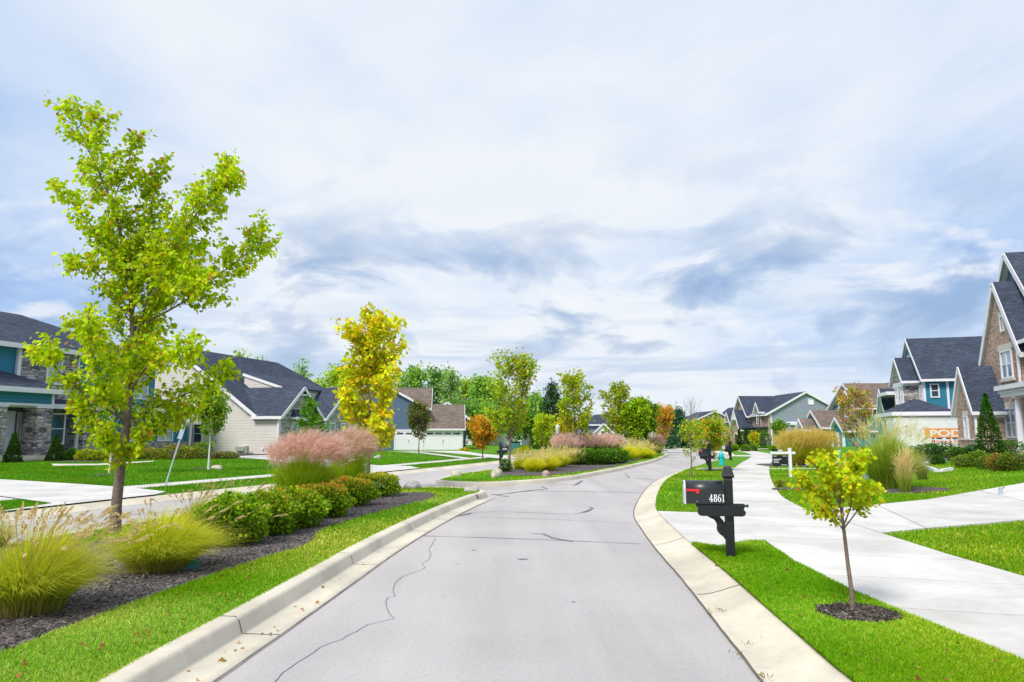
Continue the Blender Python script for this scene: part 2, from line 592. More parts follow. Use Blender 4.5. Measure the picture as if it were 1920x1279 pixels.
ground = np_mesh('ground', [(-2500, -2500, -.06), (2500, -2500, -.06), (2500, 3500, -.06), (-2500, 3500, -.06)], [(0, 1, 2, 3)], M.lawn)
tag(ground, kind='structure')
road = np_mesh('road', [(-16, -8, 0), (26, -8, 0), (26, 125, 0), (-16, 125, 0)], [(0, 1, 2, 3)], M.asphalt)
tag(road, kind='structure')
R_LAWN = RB + [(60, 126), (60, -6)]
L_LAWN = FK[::-1] + [(-70, -8), (-70, 126), (-10, 126)]
sheet('lawn', R_LAWN, M.lawn, grid=1.2)
sheet('lawn', L_LAWN, M.lawn, grid=1.2)
sheet('lawn', ISL1, M.lawn, hf=lambda x, y: .13, grid=2)
sheet('lawn', I2, M.lawn, hf=lambda x, y: .13, grid=3)
# kerbs
kerb('kerb', RIN, [(-.01, .004), (0, .012), (.05, .010), (.15, .022), (.27, .055), (.38, .092), (.45, .112), (.475, .118), (.478, .05)], M.kerb)
lk = LG + spline([LG[-1], (-.45, 20.3), (-.55, 21.0)], .3)[1:]
kerb('kerb', LG[:-1], [(0.005, .004), (0, .012), (-.10, .008), (-.325, .014), (-.335, .03), (-.36, .118), (-.375, .142), (-.395, .151), (-.52, .155), (-.55, .150), (-.555, .06)], M.kerb)
KP = [(.20, -.0), (.17, .10), (.15, .14), (.12, .152), (0.0, .155), (-.04, .14), (-.045, .06)]
kerb('kerb', I1_tip, KP, M.kerb)
kerb('kerb', I2 + [I2[0]], [(-o, z) for o, z in KP] if False else KP, M.kerb)
kerb('kerb', FK, [(.42, .004), (.40, .012), (.25, .02), (.08, .10), (0, .125), (-.03, .128), (-.035, .05)], M.kerb)
# walks and drives
SW_L = [(3.62, -6), (3.55, 5.24), (3.46, 6.6), (3.42, 7.5), (3.50, 9.3), (3.78, 11.05)]
SW_L2 = spline([(4.14, 14.72), (5.0, 17.5), (6.4, 22), (8.6, 28.9), (12.3, 39.4), (15.6, 48), (18.4, 56), (20.5, 64), (21.8, 71), (22, 78), (21, 86), (18.5, 97)], 1)
SW_R2 = spline([(6.15, 15.3), (6.7, 18), (7.9, 22), (10.05, 28.5), (13.8, 39), (17.1, 47.6), (19.9, 55.6), (22, 63.5), (23.3, 71), (23.5, 78), (22.5, 86), (20, 97)], 1)
SW_R = [(5.89, 11.67), (5.74, 9.8), (5.69, 8.3), (5.72, 5), (5.8, -6)]
rbi = [p for p in RB if 10.1 < p[1] < 15.15]
walk = SW_L + [(3.4, 10.85), (2.9, 10.4)] + rbi + [(3.6, 14.95)] + SW_L2 + SW_R2[::-1] + SW_R


def hwalk(x, y):
    return HT(x, y)


sheet('sidewalk', walk, M.walk, dz=.012, grid=1.6, skirt=.03)
sheet('driveway', [(5.87, 11.72), (7.07, 12.38), (9.2, 13.25), (14, 15.3), (22, 18.5), (40, 26), (40, 36), (24, 27), (19, 23.2), (13.8, 19.9), (10, 17.6), (7.6, 16.0), (6.19, 15.25)], M.drive, dz=.03, grid=1.0, skirt=.05)
# strips across the verge and front lawns further up the right-hand side
sheet('driveway', [(8.3, 33.2), (9.3, 32.9), (10.3, 33.6), (12, 33.0), (15, 32.6), (22, 32), (22, 32.9), (15.1, 33.7), (12.1, 34.3), (10.6, 34.5), (8.7, 34.4)], M.drive, dz=.018, grid=1.6)
sheet('driveway', [(14, 38.6), (17, 38), (24, 37.0), (30, 37.5), (30, 41), (24, 40.2), (17.2, 39.8), (14.4, 40.1)], M.drive, dz=.018, grid=1.6)
sheet('driveway', [(15.9, 52.6), (17.4, 52.0), (18.5, 55.2), (16.9, 55.8)], M.drive, dz=.018, grid=1.6)
sheet('driveway', [(20.0, 72), (22, 71.5), (22.2, 75.5), (20.2, 76)], M.drive, dz=.018, grid=1.6)
sheet('driveway', [(23.2, 74), (34, 78), (38, 88), (35, 90), (30, 82), (23.5, 78)], M.drive, dz=.016, grid=1.6)


def pxpoly(L, z=.2):
    return [G(x, y, z) for x, y in L]


DRV = []
_sheet0 = sheet


def sheet(name, poly, *a, **k):
    if name in ('driveway', 'garden_path'): DRV.append(list(poly))
    return _sheet0(name, poly, *a, **k)


fk2 = [p for p in offset(FK, -2.3) if 16 < p[1] < 64]
fk3 = [p for p in offset(FK, -3.4) if 16 < p[1] < 64]
sheet('sidewalk', fk2 + fk3[::-1], M.walk, dz=.012, grid=1.6)
fa = [p for p in FK if 14.6 < p[1] < 19.4]
sheet('driveway', fa + pxpoly([(312, 921), (262, 915), (165, 909), (-30, 904), (-500, 893)], .17) + pxpoly([(-600, 918), (-30, 928), (40, 937), (98, 945)], .14), M.drive, dz=.03, grid=1.0)
sheet('garden_path', pxpoly([(95, 872), (180, 872), (290, 866), (286, 868), (185, 875), (100, 876)], .3), M.kerb, dz=.03, grid=1.4)
fb = [p for p in FK if 29.5 < p[1] < 34.5]
sheet('driveway', fb + [(-5.0, 36.0)] + pxpoly([(705, 870), (600, 862), (520, 857.5), (405, 856)], .22) + pxpoly([(400, 861), (500, 866), (600, 877), (690, 889)], .2), M.drive, dz=.03, grid=1.0)
fc = [p for p in FK if 45.0 < p[1] < 51.0]
sheet('driveway', fc + pxpoly([(1002, 859), (900, 851.5), (868, 846.2), (748, 845.8)], .13) + pxpoly([(760, 847.5), (880, 853.5), (945, 862)], .13), M.drive, dz=.019, grid=2)
sheet('garden_path', pxpoly([(708, 847.2), (800, 851.5), (890, 860), (880, 861.2), (790, 853.2), (706, 849.4)], .14), M.walk, dz=.018, grid=2)
# crack sealant, seams and joints lie on the road and the kerbs as thin ribbons
def ribbon(mb, pts, w, z):
    n = len(pts)
    L = offset(pts, -.5); R_ = offset(pts, .5)
    ws = w if hasattr(w, '__len__') else [w] * n
    vs = []
    for i in range(n):
        cx, cy = pts[i]
        vs.append((cx + (L[i][0] - cx) * ws[i], cy + (L[i][1] - cy) * ws[i], z))
        vs.append((cx + (R_[i][0] - cx) * ws[i], cy + (R_[i][1] - cy) * ws[i], z))
    mb.add(vs, [(2 * i, 2 * i + 2, 2 * i + 3, 2 * i + 1) for i in range(n - 1)])


def wig(path, a, seed):
    r = random.Random(seed)
    return [(x + r.uniform(-a, a), y + r.uniform(-a, a)) for x, y in path]


def c8(L): return [G(600 + x / 2.743, 840 + y / 2.743) for x, y in L]


def dens(L, step, seed, a):
    out = []
    for i in range(len(L) - 1):
        n = max(1, int(math.dist(L[i], L[i + 1]) / step))
        out += [(L[i][0] + (L[i + 1][0] - L[i][0]) * k / n, L[i][1] + (L[i + 1][1] - L[i][1]) * k / n) for k in range(n)]
    out.append(L[-1])
    return wig(out, a, seed)


mb = MB()
ribbon(mb, dens([G(505, 1290), G(530, 1262)] + c8([(0, 1028), (110, 985), (250, 910), (385, 878), (372, 868), (345, 835), (335, 800), (350, 770), (380, 765), (375, 720), (400, 680), (430, 660), (530, 625), (540, 615), (525, 595), (560, 575), (570, 545), (560, 520), (580, 490), (595, 465)]), .12, 1, .008),   .0075, .005)
r_ = random.Random(4)
def seal(L, w, seed, a=.012):
    p = dens(L, .25, seed, a)
    rr = random.Random(seed)
    ribbon(mb, p, [w * .55 * rr.uniform(.5, 1.3) for _ in p], .006 + .001 * (seed % 7))
seal(c8([(490, 452), (900, 464), (1280, 478), (1650, 495)]), .055, 2)
seal(c8([(1085, 441), (1150, 444), (1200, 465), (1300, 482)]), .08, 3)
seal(c8([(700, 352), (780, 335), (900, 328), (1050, 332), (1200, 340), (1300, 342), (1370, 330), (1405, 312), (1385, 304)]), .05, 4)
seal(c8([(700, 352), (740, 345), (780, 337)]), .1, 5)
seal(c8([(1350, 333), (1380, 324), (1405, 311)]), .12, 6)
seal(c8([(830, 357), (1200, 368), (1605, 385)]), .045, 7)
seal(c8([(900, 243), (980, 233), (1080, 222), (1400, 226), (1690, 232)]), .12, 8)
seal(c8([(880, 238), (930, 246), (965, 250)]), .15, 9)
seal(c8([(980, 232), (1090, 218), (1170, 212), (1140, 200)]), .12, 10)
seal(c8([(1300, 195), (1330, 185), (1350, 168), (1310, 190)]), .09, 11)
seal(c8([(1170, 180), (1300, 190)]), .07, 12)
seal(c8([(1555, 155), (1590, 152), (1570, 135)]), .1, 13)
seal(c8([(1590, 155), (1760, 165)]), .09, 14)
seal(c8([(1730, 170), (1765, 176)]), .08, 15)
seal([(-6.0, 24.5), (-4.0, 24.2), (-1.2, 23.0), (1.0, 22.5)], .06, 16)
seal([(-9.5, 13.5), (-8.6, 15.2), (-7.4, 16.6)], .06, 17)
seal([(-9.9, 12.8), (-8.9, 13.6), (-8.2, 15.4), (-6.3, 19.5)], .035, 18)
for (x, y, r) in ((980, 1049, .07), (888, 1032, .035), (1075, 1129, .02)):
    gx, gy = G(x, y)
    mb.add([(gx + math.cos(a) * r * (1 + .3 * math.sin(3 * a)), gy + math.sin(a) * r * .7, .005) for a in [k * math.pi / 6 for k in range(12)]], [tuple(range(12))])
mb.build('crack_sealant', M.seal, road)
mb = MB()
ribbon(mb, dens(offset(RIN, -.012)[:120], .2, 21, .004), .02, .0135)
ribbon(mb, dens(offset(LG, .015), .2, 22, .004), .014, .0135)
for i in range(2, 60, 5):
    a = [offset(RIN, q)[i] for q in (0.02, .15, .27, .38, .47)]
    z = [.016, .027, .060, .098, .124]
    w = .008
    dx, dy = RIN[i + 1][0] - RIN[i][0], RIN[i + 1][1] - RIN[i][1]; l = math.hypot(dx, dy)
    vs = []
    for p, zz in zip(a, z): vs += [(p[0] - dx / l * w, p[1] - dy / l * w, zz), (p[0] + dx / l * w, p[1] + dy / l * w, zz)]
    mb.add(vs, [(2 * k, 2 * k + 2, 2 * k + 3, 2 * k + 1) for k in range(4)])
for i in range(6, 48, 6):
    offs = [(0, .016), (-.10, .012), (-.325, .018), (-.357, .12), (-.392, .156), (-.52, .159)]
    dx, dy = LG[i + 1][0] - LG[i][0], LG[i + 1][1] - LG[i][1]; l = math.hypot(dx, dy) or 1
    vs = []
    for q, zz in offs:
        p = (LG[i][0] + dy / l * q, LG[i][1] - dx / l * q)
        vs += [(p[0] - dx / l * .006, p[1] - dy / l * .006, zz), (p[0] + dx / l * .006, p[1] + dy / l * .006, zz)]
    mb.add(vs, [(2 * k, 2 * k + 2, 2 * k + 3, 2 * k + 1) for k in range(5)])
mb.build('seam', M.seam, road)
# mulch beds
Z13 = lambda x, y: .13


def bed(pts, hf=Z13, dz=.02, name='mulch_bed'):
    p = spline(pts + [pts[0]], .35)[:-1]
    sheet(name, p, M.mulch, dz=dz, hf=hf, grid=.6)
    return p


BEDS = []
BEDS.append(bed([(-3.75, 4.2), (-3.62, 6.0), (-3.45, 7.6), (-3.2, 9.2), (-2.95, 10.6), (-3.15, 12.2), (-2.95, 13.8), (-2.4, 16.4), (-1.95, 18.6), (-2.4, 19.9), (-3.4, 19.7), (-4.3, 17.8), (-4.9, 15.3), (-5.4, 13.0), (-6.0, 11.3), (-6.6, 8), (-6.9, 4)]))
def ring(x, y, r, hf=HT, sx=1.0, dz=.02):
    return bed([(x + math.cos(k * math.pi / 4) * r * sx * (1 + .08 * math.sin(3 * k)), y + math.sin(k * math.pi / 4) * r * (1 + .07 * math.cos(5 * k))) for k in range(8)], hf, dz)
BEDS.append(ring(3.02, 6.55, .34, sx=1.05))
BEDS.append(bed([(-.9, 28.2), (1.2, 27.9), (2.4, 30), (4.2, 33.6), (6.4, 40.3), (9.3, 50), (10.9, 56), (10.6, 60), (9.2, 60), (6.5, 53), (3.2, 42), (.6, 34.5), (-.8, 31)]))
x, y = G(1660, 922, .15); BEDS.append(bed([(x - .7, y - .3), (x + .4, y - .5), (x + 1.9, y + .1), (x + 1.6, y + 1.2), (x + .2, y + 1.5), (x - .9, y + .8)], HT, .025))
x, y = G(1472, 918, .13); BEDS.append(bed([(x - .45, y - .25), (x + 1.2, y - .05), (x + 1.25, y + .25), (x - .3, y + .25)], HT, .025))
x, y = G(1334, 882, .13); BEDS.append(ring(x, y, .45))
x, y = G(388, 880, .2); BEDS.append(ring(x, y, .7))
x, y = G(205, 892, .2); BEDS.append(ring(x, y, .6))
x, y = G(905, 862, .13); BEDS.append(ring(x, y, .7))
BEDS.append(bed([(19.2, 29.3), (21.2, 28.4), (23.5, 27.9), (26, 27.6), (26, 33.5), (23.6, 35.0), (22.9, 36.9), (21, 39.5), (19.6, 37.5), (19.5, 33)], HT, .03))
BEDS.append(bed([(-23.5, 36.8), (-23.2, 40), (-21.5, 45), (-18, 52), (-15.6, 51), (-17.6, 46), (-20.2, 40.5), (-21.7, 36.5)], HT, .03))
x, y = G(1510, 872, .2); BEDS.append(bed([(x - 1.9, y - .6), (x + 2.2, y - .6), (x + 2.6, y + 2.6), (x - 1.5, y + 2.6)], HT, .03))

# ------------------------------------------------------------------ houses
D_ANG = math.atan2(.959, .284)      # street direction; local x runs along the street, local y to its left


class House:
    def __init__(s, name, label, O, z, ang=D_ANG, scale=1.0, group='houses along the street'):
        s.root = thing(name, label, 'house', (O[0], O[1], z), ang, group)
        s.zo = z if scale == 1.0 else 0
        s.root.scale = (scale,) * 3
        s.w = MB(); s.cw = {}

    def z(s, p): return (p[0], p[1], p[2] - s.zo)

    def box(s, name, mat, x0, x1, y0, y1, z0, z1, parent=None):
        return MB().box(x0, x1, y0, y1, z0 - s.zo, z1 - s.zo).build(name, mat, parent or s.root)

    def prism(s, name, mat, pts, vec, parent=None):
        return MB().prism([s.z(p) for p in pts], vec).build(name, mat, parent or s.root)

    def gable_wall(s, mat, axis, a0, a1, b0, bm, b1, z0, ze0, zr, ze1=None, name='wall'):
        """solid body with a gable at both ends of the ridge axis"""
        ze1 = ze0 if ze1 is None else ze1
        f = (lambda a, b, z: (a, b, z)) if axis == 'x' else (lambda a, b, z: (b, a, z))
        return s.prism(name, mat, [f(a0, b0, z0), f(a0, b1, z0), f(a0, b1, ze1), f(a0, bm, zr), f(a0, b0, ze0)], f(a1 - a0, 0, 0))

    def gable_roof(s, mat, axis, a0, a1, b0, bm, b1, ze0, zr, ze1=None, t=.14, trim=None, ends=(1, 1), eaves=(1, 1), th=.22):
        ze1 = ze0 if ze1 is None else ze1
        trim = trim or M.white
        f = (lambda a, b, z: s.z((a, b, z))) if axis == 'x' else (lambda a, b, z: s.z((b, a, z)))
        mb = MB()
        mb.slab([f(a0, b0, ze0), f(a1, b0, ze0), f(a1, bm, zr), f(a0, bm, zr)], t)
        mb.slab([f(a0, bm, zr), f(a1, bm, zr), f(a1, b1, ze1), f(a0, b1, ze1)], t)
        o = mb.build('roof', mat, s.root)
        tb = MB()
        d = -th / 2 + .012
        for e, a in zip(ends, (a0 - .022, a1 + .022)):
            if not e: continue
            for b, z in ((b0, ze0), (b1, ze1)):
                k = .02 if b == b0 else -.02
                tb.bar(f(a, b - k, z + d), f(a, bm, zr + d), .04, th)
        for e, b, z in ((eaves[0], b0, ze0), (eaves[1], b1, ze1)):
            if e:
                k = -.05 if b < bm else .05
                tb.bar(f(a0 - .04, b + k, z - th / 2 + .01), f(a1 + .04, b + k, z - th / 2 + .01), .1, th * .8)
        # soffit boards under the overhang
        tb.slab([f(a0 + .02, b0 + .02, ze0 - t - .004), f(a1 - .02, b0 + .02, ze0 - t - .004), f(a1 - .02, bm, zr - t - .03), f(a0 + .02, bm, zr - t - .03)], .03)
        tb.slab([f(a0 + .02, bm, zr - t - .03), f(a1 - .02, bm, zr - t - .03), f(a1 - .02, b1 - .02, ze1 - t - .004), f(a0 + .02, b1 - .02, ze1 - t - .004)], .03)
        tb.build('fascia', trim, o)
        return o

    def hip_roof(s, mat, x0, x1, y0, y1, ze, pts, trim=None, th=.24):
        """pts: the two ridge ends ((x,y,z),(x,y,z)) ; ridge along x"""
        A, B = [s.z(p) for p in pts]
        e = ze - s.zo
        mb = MB()
        c = [(x0, y0, e), (x1, y0, e), (x1, y1, e), (x0, y1, e)]
        mb.add(c + [A, B], [(0, 1, 5, 4), (1, 2, 5), (2, 3, 4, 5), (3, 0, 4), (3, 2, 1, 0)])
        o = mb.build('roof', mat, s.root)
        tb = MB()
        k = .05
        tb.box(x0 - 2 * k, x1 + 2 * k, y0 - 2 * k, y0, e - th, e + .02); tb.box(x0 - 2 * k, x1 + 2 * k, y1, y1 + 2 * k, e - th, e + .02)
        tb.box(x0 - 2 * k, x0, y0 + .002, y1 - .002, e - th, e + .02); tb.box(x1, x1 + 2 * k, y0 + .002, y1 - .002, e - th, e + .02)
        tb.box(x0 + .01, x1 - .01, y0 + .01, y1 - .01, e - .06, e - .005)
        tb.build('fascia', trim or M.white, o)
        return o

    def window(s, plane, c, sg, a0, a1, z0, z1, cols=1, rows=2, trim=None, glass=None, fw=.09, arch=False, parent=None, sill=False):
        """plane 'x' or 'y' at coordinate c facing sg; a0..a1 across"""
        a0, a1 = sorted((a0, a1)); z0 -= s.zo; z1 -= s.zo
        d0, d1 = c, c + sg * .07
        def bx(mb, A0, A1, Z0, Z1, q0, q1):
            if plane == 'y': mb.box(A0, A1, q0, q1, Z0, Z1)
            else: mb.box(q0, q1, A0, A1, Z0, Z1)
        fr = MB()
        bx(fr, a0, a0 + fw, z0, z1, d0, d1); bx(fr, a1 - fw, a1, z0, z1, d0, d1)
        bx(fr, a0 + fw, a1 - fw, z0, z0 + fw, d0, d1); bx(fr, a0 + fw, a1 - fw, z1 - fw, z1, d0, d1)
        m = fw * .55
        e1 = c + sg * .05
        for i in range(1, cols):
            q = a0 + (a1 - a0) * i / cols
            bx(fr, q - m / 2 - (.03 if cols > 1 else 0), q + m / 2 + (.03 if cols > 1 else 0), z0 + fw, z1 - fw, d0, e1)
        if rows == 2:
            q = (z0 + z1) / 2
            bx(fr, a0 + fw, a1 - fw, q - m / 2, q + m / 2, d0, c + sg * .045)
        if sill: bx(fr, a0 - .06, a1 + .06, z0 - .1, z0 - .002, d0, c + sg * .1)
        o = fr.build('window', trim or M.white, parent or s.root)
        g = MB(); bx(g, a0 + fw * .6, a1 - fw * .6, z0 + fw * .6, z1 - fw * .6, c + sg * .004, c + sg * .02)
        g.build('pane', glass or M.glass, o)
        return o

    def trimbar(s, p0, p1, w, h, name='trim', mat=None, parent=None):
        return MB().bar(s.z(p0), s.z(p1), w, h).build(name, mat or M.white, parent or s.root)

    def spout(s, x, y, z0, z1):
        return MB().box(x - .05, x + .05, y - .05, y + .05, z0 - s.zo, z1 - s.zo).build('downspout', M.white, s.root)


# ---- A: the stone and teal house at the left edge
h = House('stone_house', 'two-storey house of grey stone and teal siding with a stone-pillared porch, at the left edge', (-24.86, 39.41), .33)
h.box('wall', M.stone_dark, -9, 2.72, 1.5, 11, .2, 3.3)
h.box('wall', M.teal, -9, 8.7, 1.6, 10.9, 3.3, 6.5)
h.box('wall', M.teal, 2.72, 11.9, 1.52, 10.8, .2, 3.3)
h.box('wall', M.stone, -1.12, 2.5, 1.45, 1.62, 3.6, 6.42)
h.box('wall_base', M.stone, 5.0, 11.98, 1.3, 1.53, .2, 1.2)
h.box('wall', M.stone, 2.9, 4.0, 1.1, 1.5, .2, 2.35)
h.box('corner_trim', M.white, -1.3, -1.1, 1.4, 1.58, 3.4, 6.4)
h.box('corner_trim', M.white, 2.5, 2.62, 1.44, 1.58, 3.4, 6.4)
h.box('corner_trim', M.white, 2.66, 2.84, 1.36, 1.5, .3, 3.2)
h.box('corner_trim', M.white, 4.05, 4.2, 1.4, 1.518, .3, 3.2)
h.box('corner_trim', M.white, 11.8, 11.96, 1.2, 1.29, .4, 3.1)
h.hip_roof(M.slate, -10, 9.3, 1.0, 11.4, 6.52, ((-9.5, 6, 8.9), (2.3, 6, 8.95)))
h.hip_roof(M.slate, -9, 12.5, .5, 11.4, 3.36, ((-3, 6, 4.9), (7.5, 6, 5.4)))
h.window('y', 1.45, -1, .44, 1.43, 4.5, 6.0, glass=M.glass_pale)
h.window('y', 1.5, -1, .95, 1.95, 1.15, 2.92)
h.window('y', 1.6, -1, 6.9, 8.1, 3.98, 5.95, cols=2, glass=M.glass_pale)
h.window('y', 1.5, -1, -1.0, -.75, 1.1, 2.9, rows=1)
h.window('y', 1.52, -1, 9.1, 10.5, 1.25, 2.6, cols=2, glass=M.glass_green)
h.window('y', 1.52, -1, 6.2, 7.6, 1.25, 2.6, cols=2)
h.window('y', 1.1, -1, 3.05, 3.55, 2.4, 2.95, rows=1)
d = h.box('door', M.door_white, -2.15, -1.15, 1.43, 1.5, .65, 2.95)
mb = MB()
for zz in ((.85, 1.6), (1.75, 2.75)):
    mb.box(-2.02, -1.28, 1.405, 1.43, zz[0] - .33, zz[1] - .33)
mb.build('door_panel', M.whitept, d)
MB().box(-1.28, -1.22, 1.36, 1.43, 1.5 - .33, 1.75 - .33).build('handle', M.blackmetal, d)
h.box('porch_floor', M.kerb, -7, .1, -.15, 1.5, .2, .62)
h.box('step', M.kerb, -2.6, -.9, -.55, -.15, .2, .46)
for x in (-1.15, -3.75, -6.6):
    h.box('column', M.stone, x, x + .95, -.02, .9, .3, 3.1)
    h.box('column_cap', M.white, x - .05, x + 1.0, -.06, .95, 3.1, 3.2)
h.box('porch_beam', M.teal, -7, -.2, 0, .95, 3.32, 3.92)
mb = MB(); mb.box(-7.05, -.15, -.05, 1.0, 3.2 - .33, 3.32 - .33).box(-7.05, -.12, -.05, 1.0, 3.92 - .33, 4.05 - .33).box(-.32, -.16, -.03, .98, 3.32 - .33, 3.92 - .33)
mb.build('trim', M.white, h.root)
h.hip_roof(M.slate, -7.4, .55, -.45, 2.6, 4.1, ((-4.5, 1.6, 5.0), (-2.0, 1.6, 5.05)))

# ---- B: beige house with stone gables
h = House('beige_house', 'beige clapboard house with charcoal roof and two pale stone gables', (-16.24, 50.76), .28)
h.gable_wall(M.beige, 'x', 0, 12.5, 2.3, 9.3, 16.3, .15, 3.05, 7.75)
h.box('wall', M.beige, 12.5, 19.6, 2.3, 16.3, .15, 3.0)
# gable end, far end hipped: a two-slab gable roof shortened, closed by a hip
mb = MB(); zo = h.zo
E0, RZ = 3.1 - zo, 8.25 - zo
mb.slab([(-.3, 1.9, E0), (20.0, 1.9, E0), (12.9, 9.3, RZ), (-.3, 9.3, RZ)], .14)
mb.slab([(-.3, 9.3, RZ), (12.9, 9.3, RZ), (20.0, 16.7, E0), (-.3, 16.7, E0)], .14)
mb.slab([(20.0, 1.9, E0), (20.0, 16.7, E0), (12.9, 9.3, RZ)], .14)
ro = mb.build('roof', M.slate, h.root)
tb = MB()
for yy in (1.9, 16.7): tb.bar((-.33, yy, E0 - .09), (-.33, 9.3, RZ - .09), .05, .24)
tb.box(-.35, 20.1, 1.78, 1.9, E0 - .2, E0 + .02)
tb.build('fascia', M.white, ro)
# cheek of the raised roof over the front
mb = MB()
x0, x1 = 3.0, 11.0
T = (x0, 5.4, 6.42 - zo); Bq = (x0, 2.0, 5.30 - zo)
mb.slab([(x0, 2.0, 5.30 - zo), (x1, 2.0, 5.30 - zo), (x1, 5.6, 6.45 - zo), (x0, 5.6, 6.45 - zo)], .12)
rr = mb.build('roof', M.slate, h.root)
MB().bar((x0 - .03, 1.98, 5.28 - .1 - zo), (x0 - .03, 5.5, 6.38 - .1 - zo), .05, .2).build('fascia', M.white, rr)
h.prism('wall', M.beige, [(x0 + .05, 2.2, 3.2), (x0 + .05, 2.2, 5.2), (x0 + .05, 5.4, 6.22), (x0 + .05, 5.4, 5.6)], (x1 - x0 - .1, 0, 0))
# stone gables toward the street
for (a, b, m_, za, y1) in ((0.0, 4.95, 2.45, 5.15, 3.2), (5.95, 12.0, 8.95, 5.5, 3.2)):
    h.gable_wall(M.stone_light, 'y', 0.02, y1 + 1, a + .02, m_, b - .02, .15, 3.0, za - .2)
    if a > 1:
        h.gable_roof(M.slate, 'y', -.3, 7.0, a - .3, m_, b + .3, 2.96, za + .05, ends=(1, 0))
    else:       # its left eave ends at the gable of the main roof
        zr_ = za + .05
        mb = MB()
        mb.slab([(-.3, -.3, 2.96 - zo), (m_, -.3, zr_ - zo), (m_, 5.1, zr_ - zo), (-.3, 2.1, 2.96 - zo)], .14)
        mb.slab([(m_, -.3, zr_ - zo), (b + .3, -.3, 2.96 - zo), (b + .3, 2.4, 2.96 - zo), (m_, 5.1, zr_ - zo)], .14)
        rr = mb.build('roof', M.slate, h.root)
        tb = MB()
        for q in (-.3, b + .3): tb.bar((q, -.322, 2.96 - .1 - zo), (m_, -.322, zr_ - .1 - zo), .04, .22)
        tb.box(-.4, -.3, -.34, 2.15, 2.78 - zo, 2.98 - zo)
        tb.build('fascia', M.white, rr)
    h.trimbar((m_ - .5, -.27, za - .55), (m_ + .5, -.27, za - .55), .05, .1, 'gable_brace')
h.box('wall', M.beige, -.02, .08, .02, 2.4, .15, 2.95)
h.box('corner_trim', M.white, -.06, .04, -.02, .16, .2, 2.95)
h.box('wall', M.stone_light, 4.9, 6.0, 1.3, 2.6, .15, 3.1)
h.spout(-.12, .05, .3, 2.95); h.spout(5.8, -.08, .3, 2.9)
h.box('door', M.door_dark, 5.15, 5.85, 1.24, 1.3, .4, 2.7)
h.window('y', .02, -1, 1.45, 2.1, 1.2, 2.62, glass=M.glass_green, rows=1)
h.window('y', .02, -1, 2.3, 2.95, 1.2, 2.62, glass=M.glass_green, rows=1)
h.window('y', .02, -1, 6.6, 7.4, 1.2, 2.65, glass=M.glass_green, rows=1)
h.window('y', .02, -1, 8.3, 9.1, 1.2, 2.65, glass=M.glass_green, rows=1)
h.window('y', .02, -1, 10.0, 10.8, 1.2, 2.65, glass=M.glass_green, rows=1)
h.window('y', .02, -1, 8.55, 9.15, 3.45, 4.5, fw=.1)
# little hipped roof over the first window
mb = MB(); mb.add([(1.2, -.55, 2.95 - zo), (3.7, -.55, 2.95 - zo), (3.7, 0, 2.95 - zo), (1.2, 0, 2.95 - zo), (1.5, 0, 3.5 - zo), (3.4, 0, 3.5 - zo)], [(0, 1, 5, 4), (0, 4, 3), (1, 2, 5), (0, 3, 2, 1), (2, 3, 4, 5)])
rr = mb.build('roof', M.slate, h.root)
MB().box(1.15, 3.75, -.6, -.55, 2.72 - zo, 2.97 - zo).box(1.15, 3.75, -.549, .01, 2.80 - zo, 2.94 - zo).build('fascia', M.white, rr)
h.window('x', 0, -1, 6.4, 7.25, 1.05, 2.5)
h.window('x', 0, -1, 10.2, 11.2, 1.05, 2.5)
mb = MB(); mb.box(-.2, 0, 2.7, 3.45, .55 - zo, .85 - zo).box(-.16, 0, 2.5, 2.701, .4 - zo, .9 - zo)
mb.tube([(-.12, 3.2, .3 - zo), (-.12, 3.2, .6 - zo)], .03).tube([(-.12, 2.66, .5 - zo), (-.12, 2.1, .5 - zo), (-.12, 2.1, .2 - zo)], .03)
mb.build('utility_meter', M.greybox, h.root)
MB().box(-.12, 0, 1.2, 1.35, .65 - zo, .8 - zo).build('vent_hood', M.white, h.root)

# ---- C: slate-blue house with white garage doors
h = House('blue_house', 'slate-blue house with brown roof and white garage doors beyond the side lawn', (-5.14, 75.5), .1, math.pi / 2 + .09)
h.gable_wall(M.blue, 'x', 0, 5, 4.0, 9.0, 14.0, 0, 4.6, 7.2)
h.gable_roof(M.brownroof, 'x', -.3, 6, 3.6, 9.0, 14.4, 4.45, 7.35, ends=(1, 0))
h.box('wall', M.blue, .01, 7, .0, 4.0, 0, 2.4)
h.gable_wall(M.blue, 'y', 0.0, 4.0, 0.015, 3.5, 7, 2.3, 2.4, 4.6)
h.gable_roof(M.brownroof, 'y', -.25, 3.95, -.35, 3.4, 7.2, 2.32, 4.95, ends=(1, 0))
h.gable_wall(M.blue, 'y', 3.6, 15, 3, 6.5, 10, 2, 4.6, 6.7)
h.gable_roof(M.brownroof, 'y', 3.3, 15, 2.6, 6.3, 10.4, 4.5, 6.95)
h.box('chimney', M.blue, 8.0, 8.8, 3.6, 4.4, 3, 6.4)
h.gable_wall(M.blue, 'x', 6, 13, -.5, 1.6, 3.7, 0, 3.6, 5.2)
h.gable_roof(M.slate, 'x', 5.8, 13, -.9, 1.6, 4.1, 3.5, 5.4)
h.window('x', 0, -1, 8.05, 9.3, 2.25, 3.85, rows=2)
